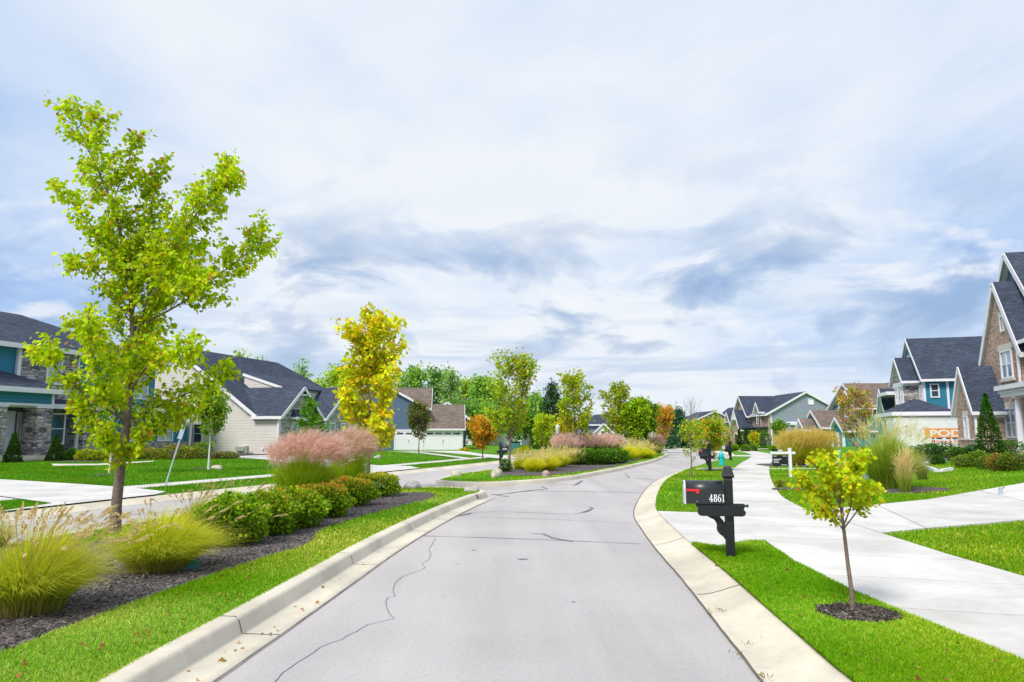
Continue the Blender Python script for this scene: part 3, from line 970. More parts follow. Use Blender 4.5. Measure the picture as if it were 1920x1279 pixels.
for a, b in ((.15, 3.85), (4.15, 6.9)):
    g = MB(); g.box(-.06, 0, a, b, 0, 1.98)
    d = g.build('garage_door', M.door_white, h.root)
    w_ = MB(); n_ = 4 if b - a > 3 else 3
    for k in range(n_):
        q = a + (b - a) * (k + .5) / n_
        w_.box(-.075, -.06, q - .33, q + .33, 1.62, 1.8)
    w_.build('pane', M.glass, d)
    t_ = MB()
    for k in range(n_):
        q0 = a + (b - a) * k / n_; q1 = a + (b - a) * (k + 1) / n_
        for zz in ((.08, .52), (.58, 1.02), (1.08, 1.52)): t_.box(-.07, -.06, q0 + .06, q1 - .06, zz[0], zz[1])
    t_.build('door_panel', M.whitept, d)
    MB().box(-.1, -.06, (a + b) / 2 - .02, (a + b) / 2 + .02, .75, 1.05).build('handle', M.blackmetal, d)
    f_ = MB(); f_.box(-.09, 0, a - .14, a, 0, 2.1).box(-.09, 0, b, b + .14, 0, 2.1).box(-.09, 0, a, b, 1.98, 2.12)
    f_.build('door_frame', M.white, h.root)
h.box('corner_trim', M.white, -.05, .1, -.06, .1, .1, 2.35)
h.box('vent_pipe', M.white, -.12, 0, 10.6, 10.75, .5, 1.2)
h.box('meter_box', M.white, -.15, 0, 9.9, 10.2, .9, 1.25)
h.box('wall_lamp', M.black, -.15, 0, 7.1, 7.22, 1.5, 1.75)

# ---- D: brick house at the right edge
h = House('brick_house', 'red-brown brick house with steep gables and white columns, at the right edge', (24.5 + .959 * .14, 35 - .284 * .14), .72)
zo = h.zo
h.gable_wall(M.brick, 'y', -6, 0, -.5, 2.0, 4.5, .5, 6.1, 9.3)
h.gable_roof(M.slate, 'y', -5, .14, -.85, 2.0, 4.85, 5.62, 9.6, ends=(0, 1), th=.3)
h.gable_wall(M.blue, 'y', -12, -1.2, -1.2, 3.0, 7.2, .5, 6.45, 11.05, name='wall')
h.gable_roof(M.slate, 'y', -12, -.85, -1.6, 3.0, 7.6, 6.3, 11.35, ends=(0, 1), th=.3)
h.box('wall', M.brick, -8, -.52, -8, -.4, .5, 6.2)
h.gable_roof(M.slate, 'x', -8, -.4, -8.4, -4.2, 0.05, 6.2, 8.8, ends=(1, 0))
h.gable_wall(M.brick, 'y', 0.0, 1.42, 2.0, 3.5, 5.0, 1.45, 2.95, 5.0)
h.box('wall_base', M.stone_red, 1.97, 5.03, 0.02, 1.45, .5, 1.42)
h.gable_roof(M.slate, 'y', .0, 1.6, 1.75, 3.5, 5.25, 2.88, 5.35, ends=(0, 1))
mb = MB(); mb.box(1.93, 5.07, -.02, 1.49, 1.42 - zo, 1.5 - zo).box(-.55, 4.55, -.3, .05, 1.42 - zo, 1.5 - zo)
mb.build('stone_band', M.limestone, h.root)
h.box('wall_base', M.stone_red, -.53, 4.53, -.4, .025, .5, 1.42)
h.box('frieze', M.white, 1.9, 1.99, .03, 1.4, 2.55, 2.86)
h.spout(1.88, 1.44, .8, 2.75)
h.spout(-.45, .1, 3.9, 5.9)
h.window('y', 0, 1, .52, 2.06, 4.5, 5.95, cols=2, glass=M.glass_pale)
h.box('lintel', M.limestone, .3, 2.25, 0, .06, 5.96, 6.25)
h.box('sill', M.limestone, .35, 2.2, 0, .1, 4.36, 4.49)
h.window('y', 0, 1, 1.2, 1.7, 6.9, 7.75, rows=1)
h.box('lintel', M.limestone, 1.12, 1.78, 0, .06, 7.76, 7.95)
h.window('y', 0.03, 1, .55, 2.02, 1.52, 3.05, cols=2, glass=M.glass_pale)
h.box('lintel', M.limestone, .4, 2.0, 0, .06, 3.06, 3.32)
h.window('y', 1.42, 1, 3.05, 3.75, 1.5, 2.72, rows=2, glass=M.glass_pale)
h.box('lintel', M.limestone, 2.95, 3.85, 1.42, 1.48, 2.73, 2.95)
# porch along the facade
h.box('porch_floor', M.kerb, -7, .1, 0.03, 1.0, .5, 1.0)
mb = MB()
mb.prism([(.55, -.1, 4.15 - zo), (.55, .82, 4.02 - zo), (.55, .82, 3.96 - zo), (.55, -.1, 3.96 - zo)], (-7.6, 0, 0))
pr = mb.build('porch_roof', M.slate, h.root)
mb = MB(); mb.box(-7, .62, .82, .9, 3.84 - zo, 4.06 - zo).box(.55, .63, .04, .819, 3.84 - zo, 4.06 - zo).box(-7, .4, .25, .7, 3.5 - zo, 3.83 - zo)
for k in range(24):
    mb.box(.35 - k * .24, .26 - k * .24, .701, .81, 3.68 - zo, 3.83 - zo)
mb.build('cornice', M.white, pr)
for x in (-1.1, -4.0, -6.6):
    mb = MB(); mb.lathe([(.19, 0), (.19, .06), (.155, .09), (.155, .14), (.16, .3), (.15, 1.2), (.125, 2.45)], 18, (x, .48, 1.0 - zo))
    c_ = mb.build('column', M.whitept, h.root, smooth=True)
    MB().box(x - .22, x + .22, .26, .70, 1.0 - zo, 1.05 - zo).build('column_base', M.whitept, c_)
    MB().box(x - .19, x + .19, .29, .67, 3.42 - zo, 3.5 - zo).build('column_capital', M.whitept, c_)
h.window('y', -.4, 1, -2.6, -1.2, 1.5, 3.0, cols=2)

# ---- E: teal and stone house
h = House('teal_stone_house', 'teal-sided house with charcoal roof, stone bay and front gables, behind the white container', (29.2 + .959 * .2, 51.5 - .284 * .2), .7)
zo = h.zo
h.gable_wall(M.teal, 'y', -11, 0, 0, 3.44, 6.9, .4, 5.75, 8.75)
h.gable_roof(M.slate, 'y', -11, .2, -.35, 3.44, 7.25, 5.62, 9.0, ends=(0, 1))
h.gable_wall(M.stone, 'y', -.2, 1.0, 1.2, 2.9, 4.6, .4, 5.6, 7.2)
h.gable_roof(M.slate, 'y', -.2, 1.2, .85, 2.9, 4.95, 5.6, 7.5, ends=(0, 1))
h.box('frieze', M.white, 1.15, 4.65, -.1, 1.04, 5.25, 5.6)
h.window('y', 1.0, 1, 1.35, 2.35, 3.95, 5.2, cols=2, glass=M.glass_pale)
h.window('y', 1.0, 1, 2.9, 3.9, 3.95, 5.2, cols=2, glass=M.glass_pale)
h.window('y', 0.0, 1, .25, 1.0, 3.9, 5.25, cols=2)
h.window('y', 0.0, 1, 2.9, 3.9, 7.0, 7.7, rows=1)
h.window('x', 0.0, -1, -1.0, -.4, 4.3, 5.3)
h.box('corner_trim', M.white, -.04, .1, -.12, .04, 3.3, 5.55)
h.box('corner_trim', M.white, -.04, -.002, -1.6, -1.45, 3.3, 5.55)
h.gable_roof(M.slate, 'x', -.6, 5, -9.0, -4, 1.0, 5.7, 8.2, ends=(1, 0)) if False else None
# low hipped front wing
h.box('wall', M.whitept, -3.0, 1.8, -.8, 2.2, .4, 3.0)
h.hip_roof(M.slate, -3.5, 2.4, -1.2, 2.75, 3.2, ((-1.0, .6, 4.15), (1.2, .4, 4.3)))
h.box('frieze', M.white, -3.08, 1.9, -.9, 2.3, 2.75, 2.96)
for a in (-.5, 1.0): h.window('x', -3.0, -1, a - .55, a + .55, 2.2, 2.74, rows=1)
h.box('wall', M.teal, -1.5, 0, -6, -2, .4, 2.6)
h.hip_roof(M.slate, -2.0, .3, -6.4, -1.6, 2.75, ((-.9, -4.6, 3.3), (.1, -3.4, 3.4)))
h.gable_wall(M.teal, 'y', -.5, .9, 7.2, 8.6, 10.0, .4, 3.2, 5.2)
h.gable_roof(M.slate, 'y', -.6, 1.3, 6.9, 8.6, 10.3, 3.15, 5.5, ends=(0, 1))
h.hip_roof(M.slate, 4.4, 7.8, -2, 1.5, 5.0, ((5.5, -.5, 5.5), (6.5, -.5, 5.5)))

# ---- F: turquoise house with brown roof
h = House('turquoise_house', 'turquoise house with brown roof and several white-trimmed gables, behind the red-leaved tree', (36.5, 69.5), .6, math.atan2(1.0, .08))
zo = h.zo
h.gable_wall(M.teal2, 'x', 0, 13, -9, -4.2, .6, .4, 4.75, 7.2)
h.gable_roof(M.brownroof, 'x', -.4, 13, -9.4, -4.2, 1.0, 4.6, 7.4, ends=(1, 1))
h.gable_wall(M.teal2, 'y', -4, 1.8, 1.2, 6.0, 10.8, .4, 4.4, 6.7)
h.gable_roof(M.brownroof, 'y', -4, 2.3, .7, 6.0, 11.3, 4.3, 7.05, ends=(0, 1))
h.gable_wall(M.greyblue, 'y', 0, 2.5, 2.0, 3.7, 5.4, 2.5, 4.3, 5.9)
h.gable_roof(M.brownroof, 'y', 0, 2.9, 1.6, 3.7, 5.8, 4.3, 6.2, ends=(0, 1))
for a in (2.6, 4.2, 6.0, 7.8): h.window('y', 1.8 if a > 5 else 2.5, 1, a, a + 1.0, 2.9, 4.1, cols=2, glass=M.glass_pale)
h.window('x', 0, -1, -3.6, -2.4, 2.2, 3.5)
h.box('frieze', M.white, 1.15, 10.85, 1.6, 1.86, 2.4, 2.7)
for (a, b, m_, y1, ze, za, y0) in ((4.4, 9.6, 7.0, 5.0, 2.55, 4.15, 1.0), (6.0, 8.4, 7.2, 6.2, 2.3, 3.3, 4), (1.3, 4.5, 2.9, 4.0, 2.2, 3.3, 1.0)):
    h.gable_wall(M.teal2, 'y', y0, y1, a, m_, b, .3, ze, za - .15)
    h.gable_roof(M.brownroof, 'y', y0, y1 + .35, a - .3, m_, b + .3, ze - .1, za + .12, ends=(0, 1))
    for k in range(3):
        q = a + .1 + (b - a - .2) * k / 2
        h.box('column', M.white, q - .12, q + .12, y1 + .02, y1 + .24, .3, ze - .3)
h.box('frieze', M.white, 6.0, 8.4, 6.2, 6.3, 2.0, 2.25)
h.box('door', M.door_dark, 6.8, 7.6, 6.2, 6.25, .4, 1.9)

# ---- G: brick and grey-blue house where the road bends
G_ANG = math.atan2(1.0, -.03)
h = House('brick_gabled_house', 'tan brick house with charcoal gables and a grey-blue side wall, where the road bends', (40.0, 112), -.25, G_ANG, 1.25)
h.gable_wall(M.greyblue, 'x', 0, 9.5, -9.2, -4.5, 0.2, -.2, 4.1, 6.65)
h.gable_roof(M.slate, 'x', -.3, 9.6, -9.7, -4.5, 0.7, 4.05, 6.9)
h.box('wall', M.brick2, -.03, 9.5, .0, .32, -.2, 4.15)
h.gable_wall(M.brick2, 'y', -4, .8, 5.6, 8.0, 10.4, -.2, 4.2, 6.4)
h.gable_roof(M.slate, 'y', -4.5, 1.2, 5.1, 8.0, 10.9, 3.95, 6.75, ends=(0, 1))
h.gable_wall(M.brick2, 'y', 0.3, 2.0, 5.4, 6.8, 8.2, -.2, 2.6, 4.5)
h.gable_roof(M.slate, 'y', -2.5, 2.3, 4.9, 6.8, 8.7, 2.2, 4.85, ends=(0, 1))
h.gable_wall(M.brick2, 'y', -.6, .7, 1.6, 2.35, 3.1, 2.0, 4.4, 5.3)
h.gable_roof(M.slate, 'y', -3.5, .95, 1.4, 2.35, 3.3, 4.4, 5.65, ends=(0, 1))
h.box('porch_roof', M.slate, 0, 5.2, .32, 1.9, 2.35, 2.55)
h.box('frieze', M.white, -.1, 1.6, -.02, .5, 4.02, 4.22)
h.box('frieze', M.white, 3.1, 5.2, .2, .6, 4.02, 4.22)
h.gable_wall(M.brick2, 'y', -.5, 1.2, 10.6, 12.2, 13.8, -.2, 2.3, 4.3)
h.gable_roof(M.slate, 'y', -4, 1.5, 10.2, 12.2, 14.2, 2.2, 4.7, ends=(0, 1))
w_ = h.window('y', .7, 1, 1.95, 2.75, 2.85, 4.05)
for a in (1.72, 2.78):
    h.box('shutter', M.black, a, a + .2, .7, .76, 2.85, 4.05)
h.window('y', .8, 1, 7.6, 8.5, 3.0, 4.1)
h.window('y', .32, 1, .8, 1.6, .5, 1.7)
mb = MB()
pts = [(6.8 + .75 * math.cos(a), 2.03, 1.1 + .75 * math.sin(a)) for a in [k * math.pi / 12 for k in range(13)]]
pi_ = [(6.8 + .55 * math.cos(a), 2.03, 1.1 + .55 * math.sin(a)) for a in [k * math.pi / 12 for k in range(13)]]
for k in range(12): mb.prism([pts[k], pts[k + 1], pi_[k + 1], pi_[k]], (0, .1, 0))
mb.build('arch', M.limestone, h.root)
mb = MB(); mb.prism([(6.25, 2.0, -.1)] + [(6.8 + .55 * math.cos(math.pi - a), 2.0, 1.1 + .55 * math.sin(a)) for a in [k * math.pi / 12 for k in range(13)]] + [(7.35, 2.0, -.1)], (0, .02, 0))
mb.build('door', M.door_dark, h.root)
mb = MB()
for (p, q) in (((5.9, 2.35, 3.55), (7.7, 2.35, 3.55)), ((6.8, 2.35, 3.55), (6.8, 2.35, 4.3)), ((6.2, 2.35, 3.55), (6.8, 2.35, 4.0)), ((7.4, 2.35, 3.55), (6.8, 2.35, 4.0))): mb.bar(p, q, .06, .12)
mb.build('gable_brace', M.white, h.root)
h.window('x', 0, -1, -1.95, -.8, 1.45, 2.95, cols=2)
h.window('x', 0, -1, -5.5, -4.8, 5.25, 6.0, rows=1, glass=M.whitept)
mb = MB(); mb.box(-.06, 0, -9.2, .0, 2.98, 3.12).box(-.06, 0, -.12, .03, -.2, 4.0).box(-.3, 0, -3.7, -2.4, 2.75, 2.95)
mb.build('trim', M.white, h.root)
h.box('wall', M.brick2, -.08, 0, -6, -1.0, -.2, .7)
h.box('stone_band', M.limestone, -.12, 0, -6, -.8, .7, .95)

# ---- far houses
def far_house(name, label, x, y, z, w, dpt, ze, zr, wall, roof, ang, wins, ridge='x', hip=False, extra=None):
    h = House(name, label, (x, y), z, ang)
    h.zo = 0
    if hip:
        h.box('wall', wall, 0, w, 0, dpt, -.3, ze)
        h.hip_roof(roof, -.4, w + .4, -.4, dpt + .4, ze, ((w * .42, dpt / 2, zr), (w * .58, dpt / 2, zr)))
    elif ridge == 'x':
        h.gable_wall(wall, 'x', 0, w, 0, dpt / 2, dpt, -.3, ze, zr - .25)
        h.gable_roof(roof, 'x', -.4, w + .4, -.4, dpt / 2, dpt + .4, ze - .1, zr)
    else:
        h.gable_wall(wall, 'y', 0, dpt, 0, w / 2, w, -.3, ze, zr - .25)
        h.gable_roof(roof, 'y', -.4, dpt + .4, -.4, w / 2, w + .4, ze - .1, zr)
    for (a, z0, ww, hh) in wins:
        h.window('y', 0, -1, a, a + ww, z0, z0 + hh, fw=.14)
    if extra: extra(h)
    return h


def ex_h(h):
    h.box('trim', M.white, 0, 9, -.06, 0, 3.2, 3.4)
    h.gable_wall(M.brick3, 'y', -2, 3, 6.5, 9.5, 12.5, -.3, 4.4, 6.6)
    h.gable_roof(M.slate, 'y', -2.4, 6, 6.1, 9.5, 12.9, 4.3, 6.95)
far_house('brick_house', 'grey-tan brick house with charcoal roof, left of the gabled brick house', 31.5, 128, -.3, 9, 9, 4.2, 6.2, M.brick3, M.slate, .1, [(1, .9, 1.1, 1.5), (3.8, .9, 1.1, 1.5), (6.6, .9, 1.1, 1.5)], ridge='y', extra=ex_h)
far_house('cream_house', 'cream house with a dark hipped roof behind the orange-topped tree', 23.8, 135, -.3, 12, 9, 4.2, 6.1, M.cream, M.slate, .0, [(1.5, 2.2, .9, 1.4), (6.3, 2.2, .9, 1.4), (9.6, 2.2, .9, 1.4)], hip=True, extra=lambda h: h.box('trim', M.white, -.05, 12.05, -.05, 0, 1.4, 1.65))
def ex_j(h):
    h.gable_wall(M.whitept, 'y', -1.2, 2, 4.6, 6.0, 7.4, -.3, 2.3, 3.5)
    h.gable_roof(M.slate, 'y', -1.5, 2, 4.3, 6.0, 7.7, 2.2, 3.8)
    h.window('y', -1.2, -1, 5.5, 6.5, 1.4, 2.6, fw=.14)
    for q in (.6, 2.4, 4.4): h.box('column', M.white, q, q + .25, -1.2, -.95, -.2, 2.0)
    h.box('porch_roof', M.slate, .3, 4.8, -1.4, 0, 2.0, 2.25)
far_house('grey_blue_house', 'grey-blue house with a white gabled porch, far behind the pink grasses', 9.2, 122, -.2, 13, 9, 3.6, 5.4, M.greyblue, M.slate, .0, [(1.2, .7, 1.0, 1.3), (9.4, .7, 1.0, 1.3), (11.3, .7, 1.0, 1.3)], hip=True, extra=ex_j)
def ex_w(h):
    h.gable_wall(M.whitept, 'y', -1.5, 2, 1.6, 3.4, 5.2, -.3, 1.9, 3.0)
    h.gable_roof(M.slate, 'y', -1.9, 3, 1.2, 3.4, 5.6, 1.8, 3.2)
far_house('white_house', 'low white house with a grey roof behind the orange maple', -7.5, 112, .0, 9, 8, 2.6, 4.3, M.whitept, M.slate, .0, [(.5, .8, 1, 1.2), (6.6, .8, 1, 1.2)], extra=ex_w)
far_house('grey_house', 'grey house with a dark gable seen through the trees beyond the gold grasses', .0, 126, .0, 6.6, 8, 2.9, 5.2, M.greyblue, M.slate, .0, [(1, .8, 1, 1.3), (4.2, .8, 1, 1.3)], ridge='y')

# ------------------------------------------------------------------ plants
def unit(a):
    return a / np.maximum(np.linalg.norm(a, axis=1, keepdims=True), 1e-9)


def pal_pick(rng, pal, n):
    """pal: [(colour, weight)]"""
    cs = np.array([p[0] for p in pal]); w = np.array([p[1] for p in pal], float); w /= w.sum()
    c = cs[rng.choice(len(cs), n, p=w)]
    c = c * (1 + rng.normal(0, .16, (n, 1))) * (1 + rng.normal(0, .05, (n, 3)))
    return np.clip(c, .004, .9)


def leaf_mesh(name, rng, pts, dirs, size, pal, parent, mat=None, wid=.33, fold=.25, shade=None, cols=None):
    """one folded leaf at every point: base, left, tip, right"""
    n = len(pts)
    d = unit(dirs)
    r = rng.normal(size=(n, 3)); r[:, 2] += .0
    side = unit(np.cross(d, r)); nor = np.cross(side, d)
    s = (size * rng.uniform(.65, 1.25, (n, 1)))
    b = pts; tip = pts + d * s
    mid = pts + d * s * .45 + nor * s * fold * rng.uniform(-.4, 1, (n, 1))
    L = mid + side * s * wid; R = mid - side * s * wid
    tip = tip - np.array([0, 0, 1]) * s * rng.uniform(0, .3, (n, 1))
    V = np.stack([b, L, tip, R], 1).reshape(-1, 3)
    i = np.arange(n) * 4
    Fc = np.stack([np.stack([i, i + 1, i + 2], 1), np.stack([i, i + 2, i + 3], 1)], 1).reshape(-1, 3)
    c = pal_pick(rng, pal, n) if cols is None else cols
    if shade is not None: c = c * shade[:, None]
    C = np.repeat(c, 4, 0)
    return np_mesh(name, V, Fc, mat or M.leaf, parent, C)


class Skel:
    """limbs and twigs of one tree"""
    def __init__(s, seed):
        s.r = random.Random(seed); s.mb = MB(); s.seg = []

    def limb(s, pts, r0, r1, n=6, leafy=0.0):
        pts = [Vector(p) for p in pts]
        m = len(pts)
        s.mb.tube(pts, [r0 + (r1 - r0) * i / (m - 1) for i in range(m)], n, cap=False)
        if leafy < 1:
            for i in range(m - 1):
                if (i + .5) / m >= leafy: s.seg.append((pts[i], pts[i + 1], 1.0))
        return pts

    def grow(s, p, d, L, r, up=.35, wob=.25, k=4):
        pts = [Vector(p)]; d = Vector(d).normalized()
        for i in range(k):
            d = (d + Vector((s.r.uniform(-wob, wob), s.r.uniform(-wob, wob), s.r.uniform(-wob, wob) + up / k))).normalized()
            pts.append(pts[-1] + d * (L / k))
        return pts

    def side(s, pts, n, L0, L1, r, a0=.25, ang=(.6, 1.1), up=.3, twig=2, tl=.45, nt=3):
        """side shoots along a limb; every shoot with its own twigs"""
        ln = len(pts) - 1
        for i in range(n):
            t = a0 + (1 - a0) * (i + s.r.random()) / n
            f = t * ln; j = min(int(f), ln - 1)
            p = pts[j].lerp(pts[j + 1], f - j)
            d = (pts[j + 1] - pts[j]).normalized()
            ref = d.orthogonal().normalized()
            ref.rotate(Matrix.Rotation(i * 2.4 + s.r.uniform(-.5, .5), 3, d))
            a = s.r.uniform(*ang)
            dd = d * math.cos(a) + ref * math.sin(a)
            L = (L0 + (L1 - L0) * t) * s.r.uniform(.7, 1.25)
            q = s.grow(p, dd, L, r, up)
            s.limb(q, r, r * .3, 4, .15)
            if twig:
                for k in range(nt):
                    tt = .3 + .65 * (k + s.r.random()) / nt
                    g = tt * (len(q) - 1); m = min(int(g), len(q) - 2)
                    pp = q[m].lerp(q[m + 1], g - m)
                    e = (q[m + 1] - q[m]).normalized(); rf = e.orthogonal().normalized()
                    rf.rotate(Matrix.Rotation(k * 2.4 + s.r.uniform(0, 6), 3, e))
                    w = s.grow(pp, e * .6 + rf * .8, L * tl * s.r.uniform(.7, 1.2), r * .5, up, k=3)
                    s.limb(w, r * .4, r * .15, 3, 0)

    def leaves(s, n, seed, spread=.06):
        rng = RS(seed)
        A = np.array([q[0] for q in s.seg]); B = np.array([q[1] for q in s.seg])
        w = np.linalg.norm(B - A, axis=1); w /= w.sum()
        i = rng.choice(len(A), n, p=w)
        t = rng.random((n, 1))
        p = A[i] * (1 - t) + B[i] * t + rng.normal(0, spread, (n, 3))
        d = unit(B[i] - A[i]) * .7 + rng.normal(0, .75, (n, 3)) + np.array([0, 0, -.35])
        return p, d, rng


def make_tree(name, label, x, y, z, H, seed, crown, t0, nb, leaf, nleaf, pal, r0=.06, up=.5, elev=.75, lean=(0, 0), group=None, bark=None, top=None,
              shoots=6, spread=None, squash=1.0, cat='tree', wid=.36, lshade=.0, fade=0.0):
    """crown(t): crown radius at the relative height t between crown base (0) and top (1)"""
    root = thing(name, label, cat, (x, y, z), 0, group)
    k = Skel(seed); r = k.r
    tr = []
    for i in range(9):
        t = i / 8
        tr.append(Vector((lean[0] * t * t + r.uniform(-.03, .03) * H * .12 * (i > 0), lean[1] * t * t + r.uniform(-.03, .03) * H * .12 * (i > 0), H * .97 * t)))
    k.mb.tube(tr, [r0 * 1.25] + [r0 * (1 - .85 * i / 8) for i in range(1, 9)], 8, cap=False)
    k.seg.append((tr[-2], tr[-1], 1))
    for i in range(nb):
        t = (i + r.random() * .7) / nb
        hgt = t0 + (1 - t0) * t * .93
        f = hgt * 8; j = min(int(f), 7)
        p = tr[j].lerp(tr[j + 1], f - j)
        az = i * 2.4 + r.uniform(-.4, .4)
        e = elev + .25 * t + r.uniform(-.12, .12)
        R_ = crown(t)
        L = R_ / max(.35, math.cos(e)) * r.uniform(.8, 1.12)
        L = min(L, H * (1 - hgt) * 1.15 + .25 * H * .2)
        d = Vector((math.cos(az) * math.cos(e), math.sin(az) * math.cos(e), math.sin(e)))
        q = k.grow(p, d, L, r0 * .4, up * .6, .18, 5)
        rr = r0 * .42 * (1 - .6 * t)
        k.limb(q, rr, rr * .25, 5, .3)
        k.side(q, shoots, L * .30, L * .22, rr * .35, .25, (.5, 1.0), up * .5, 1, .5, 2)
    k.mb.build('trunk', bark or M.bark, root, smooth=True)
    nleaf = int(nleaf * (1.35 if group == 'street trees on the islands' and seed in (32, 33, 34) else 1.9 if group != 'tall trees of the wood behind the houses' else 1.5))
    p, d, rng = k.leaves(nleaf, seed + 1, spread if spread is not None else leaf * .65)
    c = pal_pick(rng, pal, nleaf)
    if fade:       # the second half of the palette toward the outside
        pass
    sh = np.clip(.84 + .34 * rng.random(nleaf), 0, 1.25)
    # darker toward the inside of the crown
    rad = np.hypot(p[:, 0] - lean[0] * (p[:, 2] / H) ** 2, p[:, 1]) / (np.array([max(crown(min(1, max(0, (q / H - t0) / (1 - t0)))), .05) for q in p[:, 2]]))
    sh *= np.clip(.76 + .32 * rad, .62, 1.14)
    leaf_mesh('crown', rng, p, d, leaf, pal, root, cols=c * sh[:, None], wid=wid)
    return root


YG = (.42, .52, .012); LG_ = (.26, .43, .012); MG = (.14, .30, .018); DG = (.065, .165, .015); YE = (.68, .52, .012); OR = (.62, .24, .02); RD = (.40, .09, .04); BR = (.30, .13, .05)
oval = lambda w, p=.55: (lambda t: w * max(.08, (math.sin(math.pi * min(1, max(0, t)) ** p)) ** .7))
vase = lambda w: (lambda t: w * (.45 + .55 * math.sin(math.pi * min(1, t * .62 + .28))) * (1 if t < .85 else .7))
cone = lambda w: (lambda t: w * (1 - t) ** .8 * (1 if t > .12 else .7) + .04)

# --- the big street tree on the near island, limbs laid out by hand
bx, by = G(215, 1000, .14)
def T(px, py, dy=0.0):
    q = P(px, py, by); return Vector((q.x - bx, dy, q.z - .14))
root = thing('street_tree', 'tall lopsided yellow-green street tree on the near island, its top leaning left', 'tree', (bx, by, .14), 0, 'street trees on the islands')
k = Skel(11)
trunk = [T(215, 1003), T(218, 950), T(222, 900, .02), T(233, 810, .03), T(243, 720, .02), T(250, 640), T(243, 560, .05), T(232, 490, .1), T(218, 425, .1), T(195, 355, .1), T(165, 290, .12), T(135, 232, .15), T(118, 196, .15)]
k.mb.tube(trunk, [.10, .084, .078, .068, .058, .050, .040, .032, .026, .02, .014, .009, .005], 10, cap=False)
limbs = []
def LB(pts, r0, n=7, L0=.5, L1=.3, leafy=.2):
    v = [T(*q) for q in pts]
    k.limb(v, r0 * .72, .005, 6, leafy)
    k.side(v, int(n * 1.7), L0 * .74, L1 * .8, .007, .12, (.5, 1.1), .45, 2, .5, 3)
k.side(trunk[4:], 40, .62, .24, .009, .03, (.6, 1.15), .35, 2, .5, 3)
k.side(trunk[3:8], 20, .8, .62, .009, .0, (.6, 1.0), .5, 2, .5, 3)
LB([(244, 600, .02), (252, 520, .2), (258, 440, .35), (262, 370, .4), (262, 310, .4)], .028, 15, .74, .5)
LB([(248, 655, 0), (285, 570, -.2), (325, 495, -.3), (370, 430, -.3), (405, 375, -.25), (432, 340, -.2)], .034, 20, .8, .58)
LB([(275, 610, -.1), (330, 560, .3), (385, 505, .5), (438, 462, .55), (470, 435, .55)], .026, 15, .72, .48)
LB([(240, 740, 0), (205, 695, .3), (165, 650, .4), (150, 622, .4), (128, 610, .4)], .026, 11, .5, .3)
LB([(240, 740, 0), (295, 695, -.4), (350, 672, -.6), (375, 668, -.7), (392, 662, -.7)], .026, 11, .46, .3)
LB([(237, 790, 0), (195, 750, -.4), (150, 700, -.6), (140, 680, -.6), (125, 668, -.6)], .026, 11, .46, .3)
LB([(236, 790, 0), (285, 755, .4), (335, 725, .7), (370, 705, .8), (392, 690, .8)], .024, 10, .46, .3)
LB([(235, 800, 0), (235, 750, -.5), (240, 690, -1.0), (245, 620, -1.2)], .024, 10, .5, .35)
LB([(240, 760, 0), (230, 700, .5), (220, 640, 1.0), (215, 560, 1.2)], .024, 10, .5, .35)
LB([(230, 850, 0), (205, 815, -.2), (180, 780, -.3), (160, 745, -.3)], .02, 8, .4, .25)
LB([(230, 850, 0), (270, 815, .2), (310, 785, .3), (350, 765, .3)], .02, 9, .4, .25)
LB([(226, 870, 0), (210, 850, .3), (195, 835, .4), (180, 822, .5)], .015, 6, .3, .2)
LB([(226, 865, 0), (255, 845, -.3), (285, 830, -.4), (300, 815, -.4)], .015, 6, .3, .2)
LB([(226, 880, 0), (235, 850, -.3), (240, 830, -.5), (240, 800, -.6)], .015, 6, .3, .2)
LB([(232, 500, .1), (200, 450, -.2), (165, 400, -.3), (125, 365, -.3)], .018, 8, .36, .24)
LB([(238, 530, .1), (200, 490, .3), (175, 440, .4), (150, 420, .4)], .016, 7, .36, .24)
LB([(243, 560, .1), (200, 520, -.3), (175, 505, -.3), (155, 500, -.3)], .016, 7, .36, .24)
LB([(205, 380, .1), (230, 330, 0), (245, 290, 0), (255, 260, 0)], .014, 7, .32, .2)
LB([(165, 290, .1), (185, 255, 0), (190, 230, 0), (180, 210, 0)], .012, 6, .3, .2)
LB([(300, 560, -.3), (340, 540, -.5), (375, 535, -.6), (395, 545, -.6)], .014, 9, .5, .34)
LB([(262, 600, .1), (290, 540, .5), (300, 480, .7), (305, 420, .7)], .018, 12, .7, .45)
k.side(trunk[6:11], 15, .52, .34, .007, .1, (.7, 1.2), .3, 2, .5, 3)
k.mb.build('trunk', M.bark, root, smooth=True)
p, d, rng = k.leaves(21500, 12, .05)
cc = pal_pick(rng, [((.42, .57, .006), 5), ((.58, .66, .006), 4.5), ((.27, .44, .008), 2), ((.55, .53, .01), 1.1), ((.6, .28, .03), .28), ((.36, .14, .04), .12)], len(p))
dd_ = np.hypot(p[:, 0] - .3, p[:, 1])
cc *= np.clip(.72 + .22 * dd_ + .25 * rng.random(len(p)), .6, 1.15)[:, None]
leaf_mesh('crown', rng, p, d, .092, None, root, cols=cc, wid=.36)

def at(px, py, z=None):
    x, y = G(px, py, .13 if z is None else z)
    return x, y

